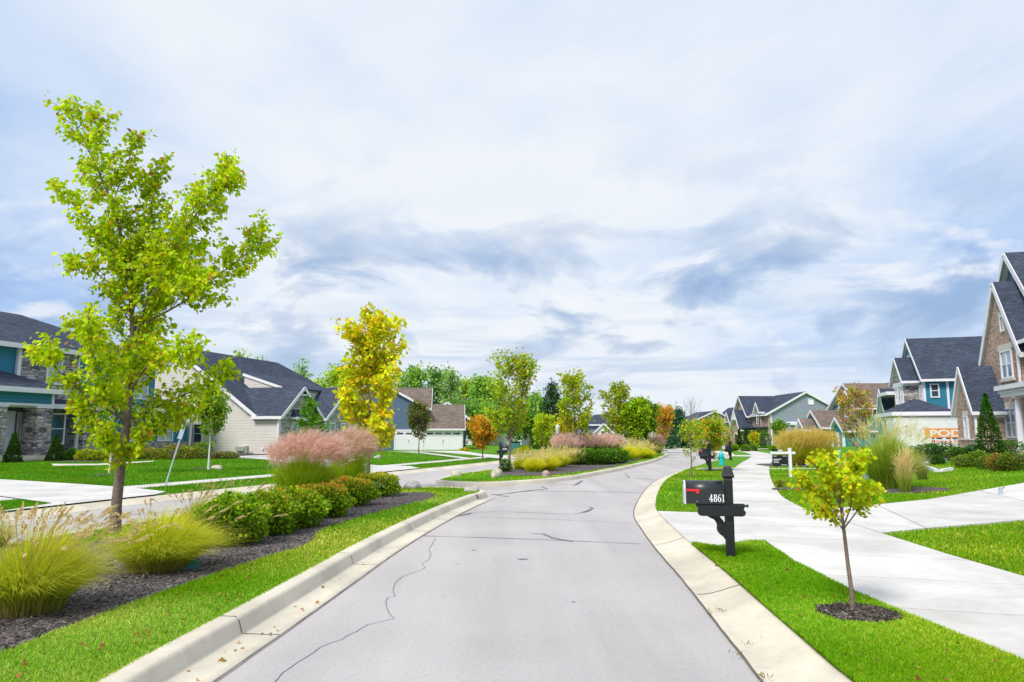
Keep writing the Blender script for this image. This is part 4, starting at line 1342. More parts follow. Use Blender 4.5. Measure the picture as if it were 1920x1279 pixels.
SG = 'street trees on the islands'
x, y = at(690, 916)
make_tree('street_tree', 'slim tree with golden-yellow leaves behind the pink plumed grasses', x, y, .13, 5.2, 31, vase(.86), .19, 26, .155, 2900,
          [((.72, .68, .012), 4), ((.56, .64, .012), 4), ((.78, .56, .012), 2.2), ((.70, .36, .03), .9), ((.42, .55, .012), 2)], .06, group=SG)
x, y = at(955, 884)
make_tree('street_tree', 'yellow-green tree beside the round boxwood at the head of the second island', x, y, .13, 4.9, 32, vase(1.1), .22, 26, .15, 2300,
          [(YG, 4), (LG_, 4), ((.40, .38, .02), 2), ((.42, .25, .03), .7)], .06, lean=(.5, 0), group=SG, shoots=5)
x, y = at(1080, 866)
make_tree('street_tree', 'sparse yellow-green tree standing in the pink grasses of the second island', x, y, .13, 4.9, 33, vase(1.05), .24, 24, .18, 1900,
          [(YG, 4), (LG_, 3), ((.42, .40, .02), 2), ((.40, .27, .04), .8)], .06, lean=(-.2, 0), group=SG, shoots=5)
x, y = at(1152, 854)
make_tree('street_tree', 'upright olive-yellow tree left of the dense bright green tree', x, y - 2, .13, 5.1, 34, vase(1.15), .16, 24, .2, 2000,
          [((.34, .38, .02), 4), (LG_, 3), ((.46, .36, .02), 2)], .06, group=SG, shoots=5)
x, y = at(1196, 856)
make_tree('street_tree', 'dense bright green tree near the far end of the second island', x, y, .13, 4.2, 35, oval(.9, .7), .22, 30, .2, 3400,
          [(YG, 3), (LG_, 5), (MG, 2.5)], .065, group=SG)
x, y = at(1207, 853)
make_tree('street_tree', 'darker green tree half hidden behind the dense bright green tree', x + .5, y + 3, .13, 4.2, 36, oval(1.05, .7), .2, 26, .24, 2600,
          [(MG, 5), (DG, 3), (LG_, 2)], .07, group=SG)
# verge trees on the right-hand side
x, y = at(1600, 1150)
root = thing('young_tree', 'little maple sapling with lime-yellow leaves in the verge by the near mailbox', 'tree', (x, y, .13), 0)
bx2, by2 = x, y
def T2(px, py, dy=0.0):
    q = P(px, py, by2); return Vector((q.x - bx2, dy, q.z - .13))
k = Skel(41)
tr = [T2(1600, 1152), T2(1597, 1110), T2(1590, 1060), T2(1583, 1000), T2(1578, 960), T2(1574, 920), T2(1572, 885)]
k.mb.tube(tr, [.026, .021, .018, .016, .013, .009, .005], 8, cap=False); k.seg.append((tr[-2], tr[-1], 1))
for q in ([(1581, 985, 0), (1560, 945, .06), (1535, 915, .1), (1512, 900, .12)], [(1583, 990, 0), (1600, 960, -.05), (1615, 935, -.1), (1622, 915, -.1)],
          [(1579, 960, 0), (1556, 925, -.1), (1540, 890, -.16), (1532, 872, -.18)], [(1579, 965, 0), (1592, 925, .1), (1602, 890, .15), (1603, 878, .15)],
          [(1576, 930, 0), (1562, 895, .1), (1555, 870, .12), (1552, 864, .12)], [(1575, 925, 0), (1590, 890, -.1), (1600, 865, -.14), (1598, 866, -.14)],
          [(1582, 985, 0), (1580, 950, -.15), (1574, 915, -.25), (1566, 890, -.3)], [(1581, 975, 0), (1586, 940, .15), (1588, 905, .25), (1590, 880, .3)],
          [(1582, 995, 0), (1560, 975, -.1), (1540, 955, -.14), (1520, 940, -.16)]):
    v = [T2(*a) for a in q]
    k.limb(v, .008, .002, 5, .3); k.side(v, 5, .12, .08, .003, .3, (.5, 1.0), .3, 1, .6, 2)
k.mb.build('trunk', M.bark, root, smooth=True)
p, d, rng = k.leaves(2300, 42, .03)
cs_ = pal_pick(rng, [((.56, .64, .01), 5), ((.40, .55, .01), 3), ((.70, .64, .012), 2.2), ((.68, .30, .02), .35)], len(p))
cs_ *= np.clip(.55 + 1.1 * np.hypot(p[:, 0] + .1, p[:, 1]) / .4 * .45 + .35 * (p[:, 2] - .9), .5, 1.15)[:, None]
leaf_mesh('crown', rng, p, d, .047, None, root, cols=cs_, wid=.46)
x, y = at(1297, 896)
make_tree('young_tree', 'spindly young tree with few leaves on the verge before the second mailbox', x, y, .13, 2.15, 43, oval(.58, .8), .3, 13, .075, 420,
          [(YG, 3), (LG_, 3), ((.42, .36, .03), 2), (OR, .4)], .03, elev=.45, shoots=4)
x, y = at(1333, 883)
make_tree('young_tree', 'young tree with mixed green and orange leaves beside the second mailbox', x, y, .13, 2.15, 44, oval(.85, .75), .24, 22, .12, 1300,
          [(YG, 3), (LG_, 3), ((.45, .32, .03), 2), (OR, 1.3), (MG, 1.5)], .035, shoots=5)
x, y = at(1612, 878, .35)
make_tree('young_tree', 'young tree turning rust red in front of the turquoise house', x, y, .35, 3.3, 45, oval(.82, .6), .2, 20, .11, 850,
          [((.38, .40, .03), 3), ((.50, .22, .10), 3), ((.58, .40, .07), 2.4), (LG_, 2), ((.42, .16, .09), 1.6)], .045, shoots=5)
# trees in front of the left-hand houses
x, y = at(391, 880, .25)
make_tree('young_tree', 'small green tree with a white-wrapped trunk on the lawn of the beige house', x, y, .24, 3.0, 51, oval(.72, .7), .38, 20, .12, 1500,
          [(MG, 3), (LG_, 3), ((.34, .36, .02), 2), (DG, 2)], .05, bark=M.bark_wrap, group='small lawn trees')
make_tree('young_tree', 'dark-trunked small tree right behind the white-wrapped one', -17.2, 41.5, .3, 3.9, 52, oval(.85, .7), .45, 18, .14, 1300,
          [(DG, 4), (MG, 3), ((.2, .12, .03), 1)], .04, bark=M.bark_dark, group='small lawn trees')
x, y = at(205, 890, .2)
make_tree('young_tree', 'small tree with a white-wrapped trunk behind the big street tree', x, y, .18, 3.3, 53, oval(.8, .7), .5, 16, .12, 800,
          [(MG, 3), (LG_, 3)], .05, bark=M.bark_wrap, group='small lawn trees')
x, y = G(578, 868, .25)
make_tree('young_tree', 'feathery fresh-green little tree in front of the stone gables', x, y, .27, 3.6, 54, cone(1.0), .12, 26, .12, 1700,
          [((.10, .27, .03), 4), (MG, 3), (LG_, 1)], .04, elev=.35, group='small lawn trees')
x, y = at(785, 853)
make_tree('young_tree', 'dark olive and rust tree in front of the white garage doors', x, y, .13, 4.0, 55, oval(.95, .7), .3, 22, .17, 1500,
          [((.12, .15, .04), 4), (DG, 2), ((.26, .14, .05), 2.5), ((.2, .2, .03), 2)], .05, group='small lawn trees')
x, y = at(905, 862)
make_tree('young_tree', 'rounded orange maple left of the black mailbox', x, y, .13, 2.5, 56, oval(1.15, .8), .26, 26, .15, 2300,
          [((.70, .27, .02), 4), ((.60, .34, .02), 3), ((.42, .28, .02), 2), ((.26, .28, .02), 2)], .045, elev=.5, group='small lawn trees')
x, y = at(1243, 847)
make_tree('young_tree', 'orange-topped tree on the far lawn past the end of the island', x, y, .13, 4.0, 57, oval(1.25, .75), .27, 24, .19, 2000,
          [((.76, .32, .06), 4), ((.52, .38, .02), 3), ((.3, .38, .02), 2)], .05, group='small lawn trees')
x, y = at(1023, 848)
for (px, py, lab, Hh, w, pal, sd) in ((992, 849, 'small dark green tree beyond the gold grasses', 3.2, 1.2, [(DG, 4), (MG, 3)], 58), (1020, 852, 'small bright yellow-green tree left of the lamp post', 3.0, 1.2, [(YG, 4), ((.5, .45, .02), 2), (LG_, 2)], 59),
                                    (1057, 852, 'small yellow-leaved tree right of the lamp post', 2.6, 1.0, [(YE, 4), ((.5, .45, .02), 3), (YG, 2)], 60), (1185, 850, 'bright green young tree between the olive-yellow tree and the dense green one', 4.0, 1.4, [(LG_, 4), ((.2, .42, .02), 3)], 61),
                                    (1462, 842, 'fresh-green ornamental tree at the corner of the gabled brick house', 3.2, .75, [(MG, 4), (LG_, 2), ((.07, .2, .04), 2)], 62), (1415, 842, 'thin yellow-leaved tree by the arched entrance', 1.7, .4, [((.5, .42, .02), 4), (YG, 2)], 63),
                                    (1533, 842, 'little orange-yellow tree among the white-trimmed gables', 4.0, .9, [((.6, .34, .02), 4), (YE, 2)], 64)):
    x, y = at(px, py, .1)
    make_tree('young_tree', lab, x, y, .1, Hh, sd, oval(w, .7), .22, 18, .2, 1000, pal, .05, group='small lawn trees')
# bare leafless tree
x, y = 17.3, 66
x, y = at(1298, 843, -.1)
make_tree('bare_tree', 'leafless grey tree rising above the dark spruce', x, y, .0, 6.0, 65, vase(1.4), .3, 22, .05, 4, [(BR, 1)], .09, elev=.95, shoots=5, bark=m_plain('grey_twigs', (.34, .31, .31), .9, .1))
# conifers
def conifer(name, label, x, y, z, H, w, seed, pal, n=2600, leaf=.2, group=None, droop=-.1, cat='tree'):
    return make_tree(name, label, x, y, z, H, seed, lambda t: w * (1 - t) ** .75 + .05, .05, 46, leaf, n, pal, .07, up=.1, elev=droop + .25, group=group, shoots=6, wid=.2, cat=cat)
x, y = at(1273, 842, .0)
conifer('spruce', 'blue-green spruce beside the orange-topped tree', x, y, 0, 5.2, 2.1, 71, [((.05, .15, .08), 4), ((.09, .2, .09), 2), ((.035, .10, .05), 2)], 3000, .3)
x, y = at(1036, 838, 0)
conifer('spruce', 'tall dark narrow conifer rising left of the pink grasses', x, y, 0, 9.8, 2.6, 72, [((.05, .13, .05), 4), (DG, 2), ((.03, .08, .04), 2)], 2600, .42, droop=.15)

# tall trees of the wood behind the houses
WP = [[((.24, .44, .07), 3), ((.36, .54, .06), 3), ((.14, .29, .06), 2)], [((.40, .56, .04), 4), ((.52, .58, .03), 2), ((.2, .36, .05), 2)], [((.14, .29, .08), 4), ((.22, .40, .06), 3)], [((.27, .44, .13), 4), ((.36, .5, .18), 3)]]
wood = [(450, 652, 2.6, 1, 'treetop showing over the ridge of the beige house, left one', 1100), (492, 660, 2.2, 3, 'thin pale treetop over the ridge of the beige house, right one', 420),
        (568, 668, 2.6, 3, 'thin airy tree at the right end of the beige roof', 640), (632, 693, 4.6, 1, 'broad yellow-green tree between the beige house and the golden tree', 2200),
        (655, 684, 4.0, 2, 'dark green tree behind the broad yellow-green tree', 1500), (700, 705, 4.0, 0, 'green tree hidden behind the golden tree', 1200), (775, 684, 4.4, 0, 'leafy tree rising over the brown roof of the blue house', 1900),
        (818, 686, 3.6, 2, 'dark-crowned tree at the right end of the brown roof', 1700), (846, 690, 3.0, 3, 'slender greyish tree right of the dark-crowned tree', 1000), (876, 712, 4.2, 1, 'bright green bushy tree behind the garage roof', 2000),
        (903, 704, 3.6, 0, 'tall green tree behind the orange maple', 1900), (932, 708, 3.4, 3, 'feathery tree behind the tree at the head of the island', 1100), (1004, 738, 3.2, 0, 'loose green tree with a bare trunk left of the dark narrow conifer', 900),
        (860, 760, 4.0, 2, 'low dark tree at the corner of the garage', 1300), (890, 775, 3.5, 0, 'low green tree behind the white house', 1100), (968, 770, 3.4, 2, 'shaded tree behind the island head tree, low down', 900), (915, 765, 4, 0, 'mid-green tree just behind the orange maple', 1300)]
for i, (px, py, w, pi_, lab, n) in enumerate(wood):
    Y = 108 + (i * 7) % 17
    if i in (13, 14, 15, 16): Y = 104 + i % 3
    if i in (0, 1): Y = 100
    q = P(px, py, Y)
    make_tree('forest_tree', lab, q.x, Y, 0, q.z, 100 + i, oval(w * .62, .75), .15, 20, .48, int(n * 1.0), WP[pi_], .16, up=.6, elev=.7, group='tall trees of the wood behind the houses', shoots=5, spread=.45, bark=M.bark_dark)
# far wood along the horizon
rng = RS(5)
n = 9000
ang = np.concatenate([rng.uniform(-.75, .06, n // 3 * 2), rng.uniform(.02, .75, n // 3)])
Rr = rng.uniform(210, 260, len(ang))
hh = rng.random(len(ang)) ** 1.3 * (5.5 + 2.0 * np.sin(ang * 37) + 1.5 * np.sin(ang * 91 + 1)) * np.where(ang < .03, 1.35, .65)
pp = np.stack([np.sin(ang) * Rr, np.cos(ang) * Rr, hh], 1)
fo = leaf_mesh('far_wood', rng, pp, rng.normal(size=(len(ang), 3)), 2.0, [(DG, 3), (MG, 3), ((.1, .2, .06), 2)], None, wid=.5)
tag(fo, kind='stuff')

# ------------------------------------------------------------------ bushes
def bush(name, label, x, y, z, rx, ry, h, n, leaf, pal, seed, tips=None, group=None, cat='shrub', shape='round', lift=0.0, wid=.4, tipw=.5):
    root = thing(name, label, cat, (x, y, z), 0, group)
    rng = RS(seed)
    u = rng.normal(size=(n, 3)); u = unit(u)
    rad = rng.random((n, 1)) ** .28
    if shape == 'cone':
        t = rng.random(n) ** 1.5
        a = rng.uniform(0, 6.283, n)
        rr = (1 - t) ** .85 * rng.random(n) ** .25 * (1 + .09 * np.sin(5 * a + 9 * t))
        p = np.stack([np.cos(a) * rr * rx, np.sin(a) * rr * ry, t * h + .02], 1)
        d = np.stack([np.cos(a) * .6, np.sin(a) * .6, np.full(n, .8)], 1) + rng.normal(0, .35, (n, 3))
        inner = rr / np.maximum((1 - t) ** .85, .05)
    else:
        bump = 1 + .13 * np.sin(u[:, :1] * 5 + seed) * np.cos(u[:, 1:2] * 4 + 2 * seed) + .09 * np.sin(u[:, 2:] * 7 + seed)
        p = u * rad * bump * np.array([rx, ry, h * .55]); p[:, 2] += h * .47
        low = p[:, 2] < .02
        p[low, 2] = rng.random(low.sum()) * h * .35
        p[:, 2] += lift * h * .1
        d = u + np.array([0, 0, .35]) + rng.normal(0, .5, (n, 3))
        inner = rad[:, 0]
    c = pal_pick(rng, pal, n)
    if tips is not None:
        tc = pal_pick(rng, tips, n)
        top = np.clip((p[:, 2] / h - .55) * 2.2, 0, 1) * (rng.random(n) < tipw) * (inner > .8)
        c = c * (1 - top[:, None]) + tc * top[:, None]
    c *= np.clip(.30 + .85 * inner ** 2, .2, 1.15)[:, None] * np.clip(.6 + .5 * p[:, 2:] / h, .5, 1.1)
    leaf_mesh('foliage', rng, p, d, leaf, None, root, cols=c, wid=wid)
    mb = MB()
    r = random.Random(seed)
    for i in range(7):
        a = r.uniform(0, 6.28); q = r.uniform(.3, .7)
        mb.tube([(r.uniform(-.05, .05), r.uniform(-.05, .05), 0), (math.cos(a) * rx * q * .5, math.sin(a) * ry * q * .5, h * .4), (math.cos(a) * rx * q, math.sin(a) * ry * q, h * .75)], [.012, .008, .003], 4)
    mb.build('stems', M.bark_dark, root)
    return root


HG = [((.15, .32, .014), 4), ((.26, .43, .016), 4), ((.42, .54, .02), 3), ((.07, .17, .012), 1.2)]
HT1 = [((.44, .48, .02), 3), ((.54, .38, .03), 2), ((.6, .22, .04), 1.5)]
HT2 = [((.66, .20, .05), 3), ((.7, .36, .05), 2), ((.44, .46, .02), 2)]
hed = [(412, 1030, .52, .70, None, 'dark green hedge shrub at the near left end of the hedge row', HG), (478, 1010, .56, .67, HT1, 'hedge shrub second from the near end of the row, green with yellow tips', HG),
       (532, 996, .56, .62, HT1, 'third hedge shrub of the row, in front of the first pink grass', HG), (590, 975, .60, .58, HT2, 'hedge shrub with orange-red tips on its right side, middle of the row', HG),
       (648, 952, .56, .58, HT2, 'rust-tinged hedge shrub after the gap in the row', HG), (698, 934, .62, .58, HT1, 'rounded hedge shrub at the far end of the row', HG)]
for i, (px, py, r_h, hh_, tp, lab, pal) in enumerate(hed):
    x, y = G(px, py, .13)
    y += r_h * .7
    bush('hedge_shrub', lab, x, y, .15, r_h, r_h * .9, hh_, 4800, .056, pal, 200 + i, tp, 'hedge shrubs on the near island', tipw=.45 if i < 3 else .75)
x, y = G(952, 886, .13); bush('boxwood', 'round clipped boxwood at the foot of the island head tree', x - .1, y + .3, .13, .27, .27, .52, 1500, .05, [(DG, 4), (MG, 2)], 210)
for i, (px, py) in enumerate(((1100, 873), (1122, 873), (1143, 872), (1163, 870))):
    x, y = G(px, py, .13)
    bush('hedge_shrub', ('leftmost', 'second from left', 'second from right', 'rightmost')[i] + ' of the four dark green shrubs in front of the pink grasses', x, y + .7, .13, .62, .58, .76, 1500, .10, [(DG, 3), (MG, 4), ((.08, .2, .02), 2)], 220 + i, None, 'hedge shrubs on the second island')
for i, (px, py) in enumerate(((1010, 843), (1022, 843), (1034, 843), (1047, 844), (1058, 845))):
    x, y = G(px, py, .13)
    bush('low_shrub', ('first', 'second', 'third', 'fourth', 'fifth')[i] + ' from left in the low hedge far behind the gold grasses', x, y + 2, .0, 1.0, .9, 1.5, 500, .22, [(MG, 3), ((.2, .3, .02), 3)], 230 + i, None, 'low hedge far behind the gold grasses')
# foundation planting of the stone house
x, y = G(12, 868, .35)
for (px, py, r1, hh_, shp, pal, lab, cat) in ((12, 870, .42, 1.45, 'cone', [(DG, 4), ((.035, .1, .015), 3)], 'cone-shaped evergreen left of the porch step of the stone house', 'shrub'),
        (92, 867, .45, 1.35, 'cone', [(DG, 4), ((.04, .11, .015), 3)], 'cone-shaped evergreen in front of the stone pillar', 'shrub'), (127, 865, .36, .62, 'round', [(DG, 3), (MG, 2)], 'round dark shrub right of the second cone', 'shrub'),
        (152, 866, .5, .6, 'round', [(YG, 3), ((.4, .46, .02), 3)], 'lime-yellow shrub right of the round dark shrub', 'shrub'), (176, 866, .5, .55, 'round', [(YG, 3), ((.4, .46, .02), 3), (LG_, 1)], 'lime shrub under the left side of the big tree', 'shrub'),
        (238, 864, .8, .6, 'round', [(MG, 3), (LG_, 2)], 'low green shrub right of the big tree trunk', 'shrub'), (272, 864, .8, .65, 'round', [((.4, .2, .06), 2), (LG_, 3), (RD, .7)], 'green and rust low shrub by the garden path', 'shrub'),
        (312, 864, .95, .85, 'round', [((.38, .2, .06), 2), (LG_, 3), (YG, 2), ((.4, .1, .05), 1.2)], 'reddish-yellow shrub left of the leaning post', 'shrub'), (344, 863, .85, .8, 'round', [((.36, .16, .07), 3), (LG_, 2), (MG, 2)], 'rust-coloured shrub right of the leaning post', 'shrub'),
        (373, 861, .6, 1.0, 'round', [(MG, 4), (LG_, 2)], 'upright fresh-green bush at the corner of the beige house', 'shrub'), (405, 862, .4, .4, 'round', [((.36, .2, .12), 3), (MG, 2)], 'tiny rusty shrub below the beige wall, left one', 'shrub'), (422, 862, .5, .4, 'round', [((.42, .26, .16), 3), (MG, 2)], 'tiny rusty shrub below the beige wall, right one', 'shrub')):
    x, y = G(px, py, .3)
    bush('evergreen_cone' if shp == 'cone' else 'shrub', lab, x, y + r1, .3, r1, r1, hh_, 1500 if shp == 'cone' else 900, .1, pal, 240 + px, None, 'foundation shrubs of the stone house', cat, shp)
# planting at the brick house
for i, (px, py, r1, hh_, shp, pal, lab, lf) in enumerate(((1868, 860, .62, 2.75, 'cone', [((.04, .15, .012), 4), ((.08, .22, .015), 3)], 'tall cone-shaped arborvitae in front of the brick wall', .09),
        (1752, 856, .85, .62, 'round', [((.06, .19, .03), 4), (DG, 3)], 'spreading juniper at the left end of the brick house bed', .1), (1783, 858, 1.0, .66, 'round', [((.05, .17, .03), 4), (DG, 3)], 'dark spreading juniper below the stone corner', .1),
        (1808, 862, .55, .5, 'round', [(DG, 3), (MG, 2)], 'small dark shrub left of the downspout foot', .08), (1836, 858, .45, .6, 'round', [((.06, .2, .1), 3), (DG, 2)], 'bluish shrub between downspout and arborvitae', .08), (1905, 856, .6, .7, 'round', [((.07, .25, .04), 4), (MG, 2)], 'round green shrub right of the arborvitae, by the column', .08),
        (1822, 878, .5, .45, 'round', [((.24, .30, .03), 3), (MG, 3), (OR, .5)], 'low flowering plant at the left front of the flower bed', .07), (1848, 876, .5, .6, 'round', [(MG, 3), ((.2, .28, .03), 3)], 'low plant with yellow blooms in front of the arborvitae', .07),
        (1872, 880, .5, .5, 'round', [((.2, .24, .03), 3), (MG, 3)], 'low olive-green plant right of the yellow blooms', .07), (1892, 884, .5, .55, 'round', [((.40, .2, .04), 3), ((.24, .26, .03), 3)], 'rust-orange flowering plant near the right edge', .07), (1915, 880, .5, .6, 'round', [(MG, 3), ((.2, .22, .03), 2)], 'green plant at the extreme right of the flower bed', .07),
        (1762, 875, .3, .35, 'round', [(DG, 3)], 'tiny dark shrub at the tip of the white edging', .06))):
    zz = .6 if py < 866 else .5
    x, y = G(px, py, zz)
    zz = HT(x, y); x, y = G(px, py, zz)
    bush('arborvitae' if shp == 'cone' else 'shrub', lab, x, y + r1 * .6, HT(x, y + r1 * .6), r1, r1, hh_, 3600 if shp == 'cone' else 1100, lf, pal, 300 + i, [((.75, .62, .02), 1)] if i in (7, 6) else None, 'shrubs in front of the brick house', 'shrub', shp, tipw=.12)
# planting at the gabled brick house
for i, (px, py, r1, hh_, shp, pal, lab) in enumerate(((1387, 840, .40, 2.4, 'cone', [(DG, 4), ((.03, .09, .02), 3)], 'left one of the two dark pointed evergreens by the arched entrance'), (1400, 839, .5, 2.4, 'cone', [(DG, 4), ((.03, .09, .02), 3)], 'right one of the two dark pointed evergreens by the arched entrance'),
        (1433, 841, .95, 2.3, 'round', [((.05, .2, .02), 4), (MG, 2)], 'big round bright green bush in front of the gabled brick house'), (1411, 846, .6, .95, 'round', [((.2, .3, .05), 3), (MG, 2)], 'clipped pale hedge block left of the big round bush'), (1398, 847, .6, .9, 'round', [((.2, .3, .05), 3), (MG, 2)], 'clipped pale hedge block at the end of the front lawn'),
        (1378, 846, .5, .9, 'round', [(LG_, 3), (MG, 2)], 'green mound left of the pale hedge blocks'), (1365, 843, .7, 1.5, 'round', [((.55, .3, .25), 2), (LG_, 3)], 'pinkish flowering bush beside the walk to the arched entrance'), (1352, 845, .8, 1.2, 'round', [(LG_, 3), (YG, 2), (OR, 1)], 'yellow-green bush behind the third mailbox'),
        (1450, 845, .5, .6, 'round', [(MG, 3), (LG_, 2)], 'low mound right of the big round bush'), (1480, 846, .5, .6, 'round', [(YG, 3), (MG, 2)], 'low yellow-green mound behind the for-sale sign'))):
    x, y = G(px, py, .1)
    if y > 100: y = 92; x = (px - 960) / 1350 * 92.5
    s_ = y / 92
    bush('evergreen_cone' if shp == 'cone' else 'shrub', lab, x, y, HT(x, y) - .1, r1 * s_, r1 * s_, hh_ * s_, 900, .17 * s_, pal, 330 + i, None, 'shrubs in front of the gabled brick house', 'shrub', shp)

# ------------------------------------------------------------------ ornamental grasses
def grass(name, label, x, y, z, h, rb, sp_, n, w, cols, seed, plumes=None, lean=(0, 0), group=None, droop=.35, cat='ornamental grass', sx=1.0, sy=1.0, lowdead=True):
    """n blades from a tuft of radius rb, fanning out to the radius sp_ at height h"""
    root = thing(name, label, cat, (x, y, z), 0, group)
    rng = RS(seed)
    a = rng.uniform(0, 6.283, n); q = np.sqrt(rng.random(n))
    b = np.stack([np.cos(a) * q * rb * sx, np.sin(a) * q * rb * sy, np.zeros(n)], 1)
    hh = h * (1 - .30 * q ** 2) * rng.uniform(.62, 1.05, n)
    out = q * (sp_ - rb) * rng.uniform(.55, 1.15, n) + rng.normal(0, .03 * h, n)
    dirx = np.cos(a + rng.normal(0, .35, n)) * sx; diry = np.sin(a + rng.normal(0, .35, n)) * sy
    K = 5
    ts = np.linspace(0, 1, K)
    V = []
    wa = rng.uniform(0, 3.1416, n)
    wx, wy = np.cos(wa), np.sin(wa)
    C = []
    c0, c1, c2 = (np.array(c) for c in cols)
    vr = (1 + rng.normal(0, .2, (n, 1)))
    for t in ts:
        cx = b[:, 0] + dirx * out * t ** 1.6 + lean[0] * h * t ** 2
        cy = b[:, 1] + diry * out * t ** 1.6 + lean[1] * h * t ** 2
        cz = hh * (t - droop * t ** 3 * (.4 + q))
        ww = w * (1 - t ** 1.5) * .5 + w * .04
        V.append(np.stack([cx - wx * ww, cy - wy * ww, cz], 1)); V.append(np.stack([cx + wx * ww, cy + wy * ww, cz], 1))
        cc = (c0 * (1 - 2 * t) + c1 * 2 * t) if t < .5 else (c1 * (2 - 2 * t) + c2 * (2 * t - 1))
        cc = np.clip(cc[None] * vr, .003, .9); C.append(cc); C.append(cc)
    V = np.stack(V, 1).reshape(-1, 3); C = np.stack(C, 1).reshape(-1, 3)
    i = (np.arange(n) * 2 * K)[:, None]
    Fq = np.concatenate([np.stack([i[:, 0] + 2 * k_, i[:, 0] + 2 * k_ + 1, i[:, 0] + 2 * k_ + 3, i[:, 0] + 2 * k_ + 2], 1) for k_ in range(K - 1)])
    np_mesh('blades', V, Fq, M.blade, root, C)
    if plumes:
        kind = plumes['kind']; m = plumes['n']; pc = np.array(plumes['col'])
        a = rng.uniform(0, 6.283, m); q = np.sqrt(rng.random(m))
        if kind == 'spike':      # bottle-brush spikes of fountain grass
            mbv = MB(); cl = []
            V = []; Fc = []; C = []
            nn = 0
            for j in range(m):
                st = np.array([np.cos(a[j]) * q[j] * rb * sx, np.sin(a[j]) * q[j] * rb * sy, 0])
                o = q[j] * (sp_ * 1.1 - rb) * rng.uniform(.7, 1.15); ph = h * rng.uniform(.62, .88) * (1 - .18 * q[j] ** 2)
                az = a[j] + rng.normal(0, .3)
                D_ = np.array([np.cos(az) * o * sx + lean[0] * h, np.sin(az) * o * sy + lean[1] * h, ph])
                tip = st + D_
                tang = D_ * np.array([1.8, 1.8, .8]) + np.array([lean[0] * h * 1.0, lean[1] * h, 0]); tang /= np.linalg.norm(tang)
                L = plumes['len'] * rng.uniform(.7, 1.2)
                # stem
                pts = [st + D_ * np.array([t ** 1.6, t ** 1.6, t]) for t in (.35, .7, 1.0)]
                sw = .0016
                for t0_, t1_ in ((0, 1), (1, 2)):
                    A_, B_ = pts[t0_], pts[t1_]
                    V += [A_ - [sw, 0, 0], A_ + [sw, 0, 0], B_ + [sw, 0, 0], B_ - [sw, 0, 0]]; C += [pc * .6] * 4
                    Fc.append((nn, nn + 1, nn + 2, nn + 3)); nn += 4
                nb_ = plumes.get('hair', 16)
                for e in range(nb_):
                    t = e / nb_
                    r_ = plumes.get('fat', .02) * math.sin(math.pi * min(1, t * .9 + .08)) ** .7
                    p0 = tip + tang * L * t + np.array([0, 0, -.12 * L * t * t])
                    rv = rng.normal(size=3); rv -= tang * rv.dot(tang); rv /= np.linalg.norm(rv)
                    p1 = p0 + tang * L * .16 + rv * r_
                    s2 = np.cross(tang, rv) * r_ * .38
                    V += [p0 - s2 * .5, p0 + s2 * .5, p1 + s2, p1 - s2]; v_ = 1 + rng.normal(0, .15)
                    C += [pc * v_] * 4
                    Fc.append((nn, nn + 1, nn + 2, nn + 3)); nn += 4
            np_mesh('plumes', np.array(V), Fc, M.plume, root, np.clip(np.array(C), .01, .95))
        else:                    # feathery heads: bundles of fine drooping filaments
            f = plumes.get('fil', 12)
            st = np.stack([np.cos(a) * q * rb * .9 * sx, np.sin(a) * q * rb * .9 * sy, np.zeros(m)], 1)
            o = q * (sp_ - rb) * rng.uniform(.7, 1.1, m)
            ph = h * plumes.get('lo', .8) + h * (plumes.get('hi', 1.08) - plumes.get('lo', .8)) * rng.random(m); ph *= (1 - .26 * q ** 2.5)
            az = a + rng.normal(0, .3, m)
            base = st + np.stack([np.cos(az) * o * sx + lean[0] * h * .8, np.sin(az) * o * sy + lean[1] * h * .8, ph], 1)
            base = np.repeat(base, f, 0); M_ = m * f
            Lp = plumes['len'] * rng.uniform(.5, 1.15, M_)
            outd = np.repeat(np.stack([np.cos(az) * q * sx, np.sin(az) * q * sy, np.zeros(m)], 1), f, 0)
            dd = outd * .55 + np.array([lean[0] * 3, lean[1] * 3, 1.0]) * .8 + rng.normal(0, .28, (M_, 3)); dd = unit(dd)
            base = base - dd * (plumes['len'] * rng.uniform(0, .8, (M_, 1)))
            wd = plumes.get('w', .004)
            ws = unit(rng.normal(size=(M_, 3))) * wd
            mid = base + dd * Lp[:, None] * .55
            tip = base + dd * Lp[:, None] + np.array([lean[0] * 1.2, lean[1], -.22]) * (Lp[:, None])
            V = np.stack([base - ws * .4, base + ws * .4, mid + ws, mid - ws, tip + ws * .3, tip - ws * .3], 1).reshape(-1, 3)
            i = np.arange(M_) * 6
            Fq = np.concatenate([np.stack([i, i + 1, i + 2, i + 3], 1), np.stack([i + 3, i + 2, i + 4, i + 5], 1)])
            pcol = np.clip(pc[None] * (1 + rng.normal(0, .13, (M_, 1))) * (1 + rng.normal(0, .03, (M_, 3))), .01, .95)
            np_mesh('plumes', V, Fq, M.plume, root, np.repeat(pcol, 6, 0))
    return root


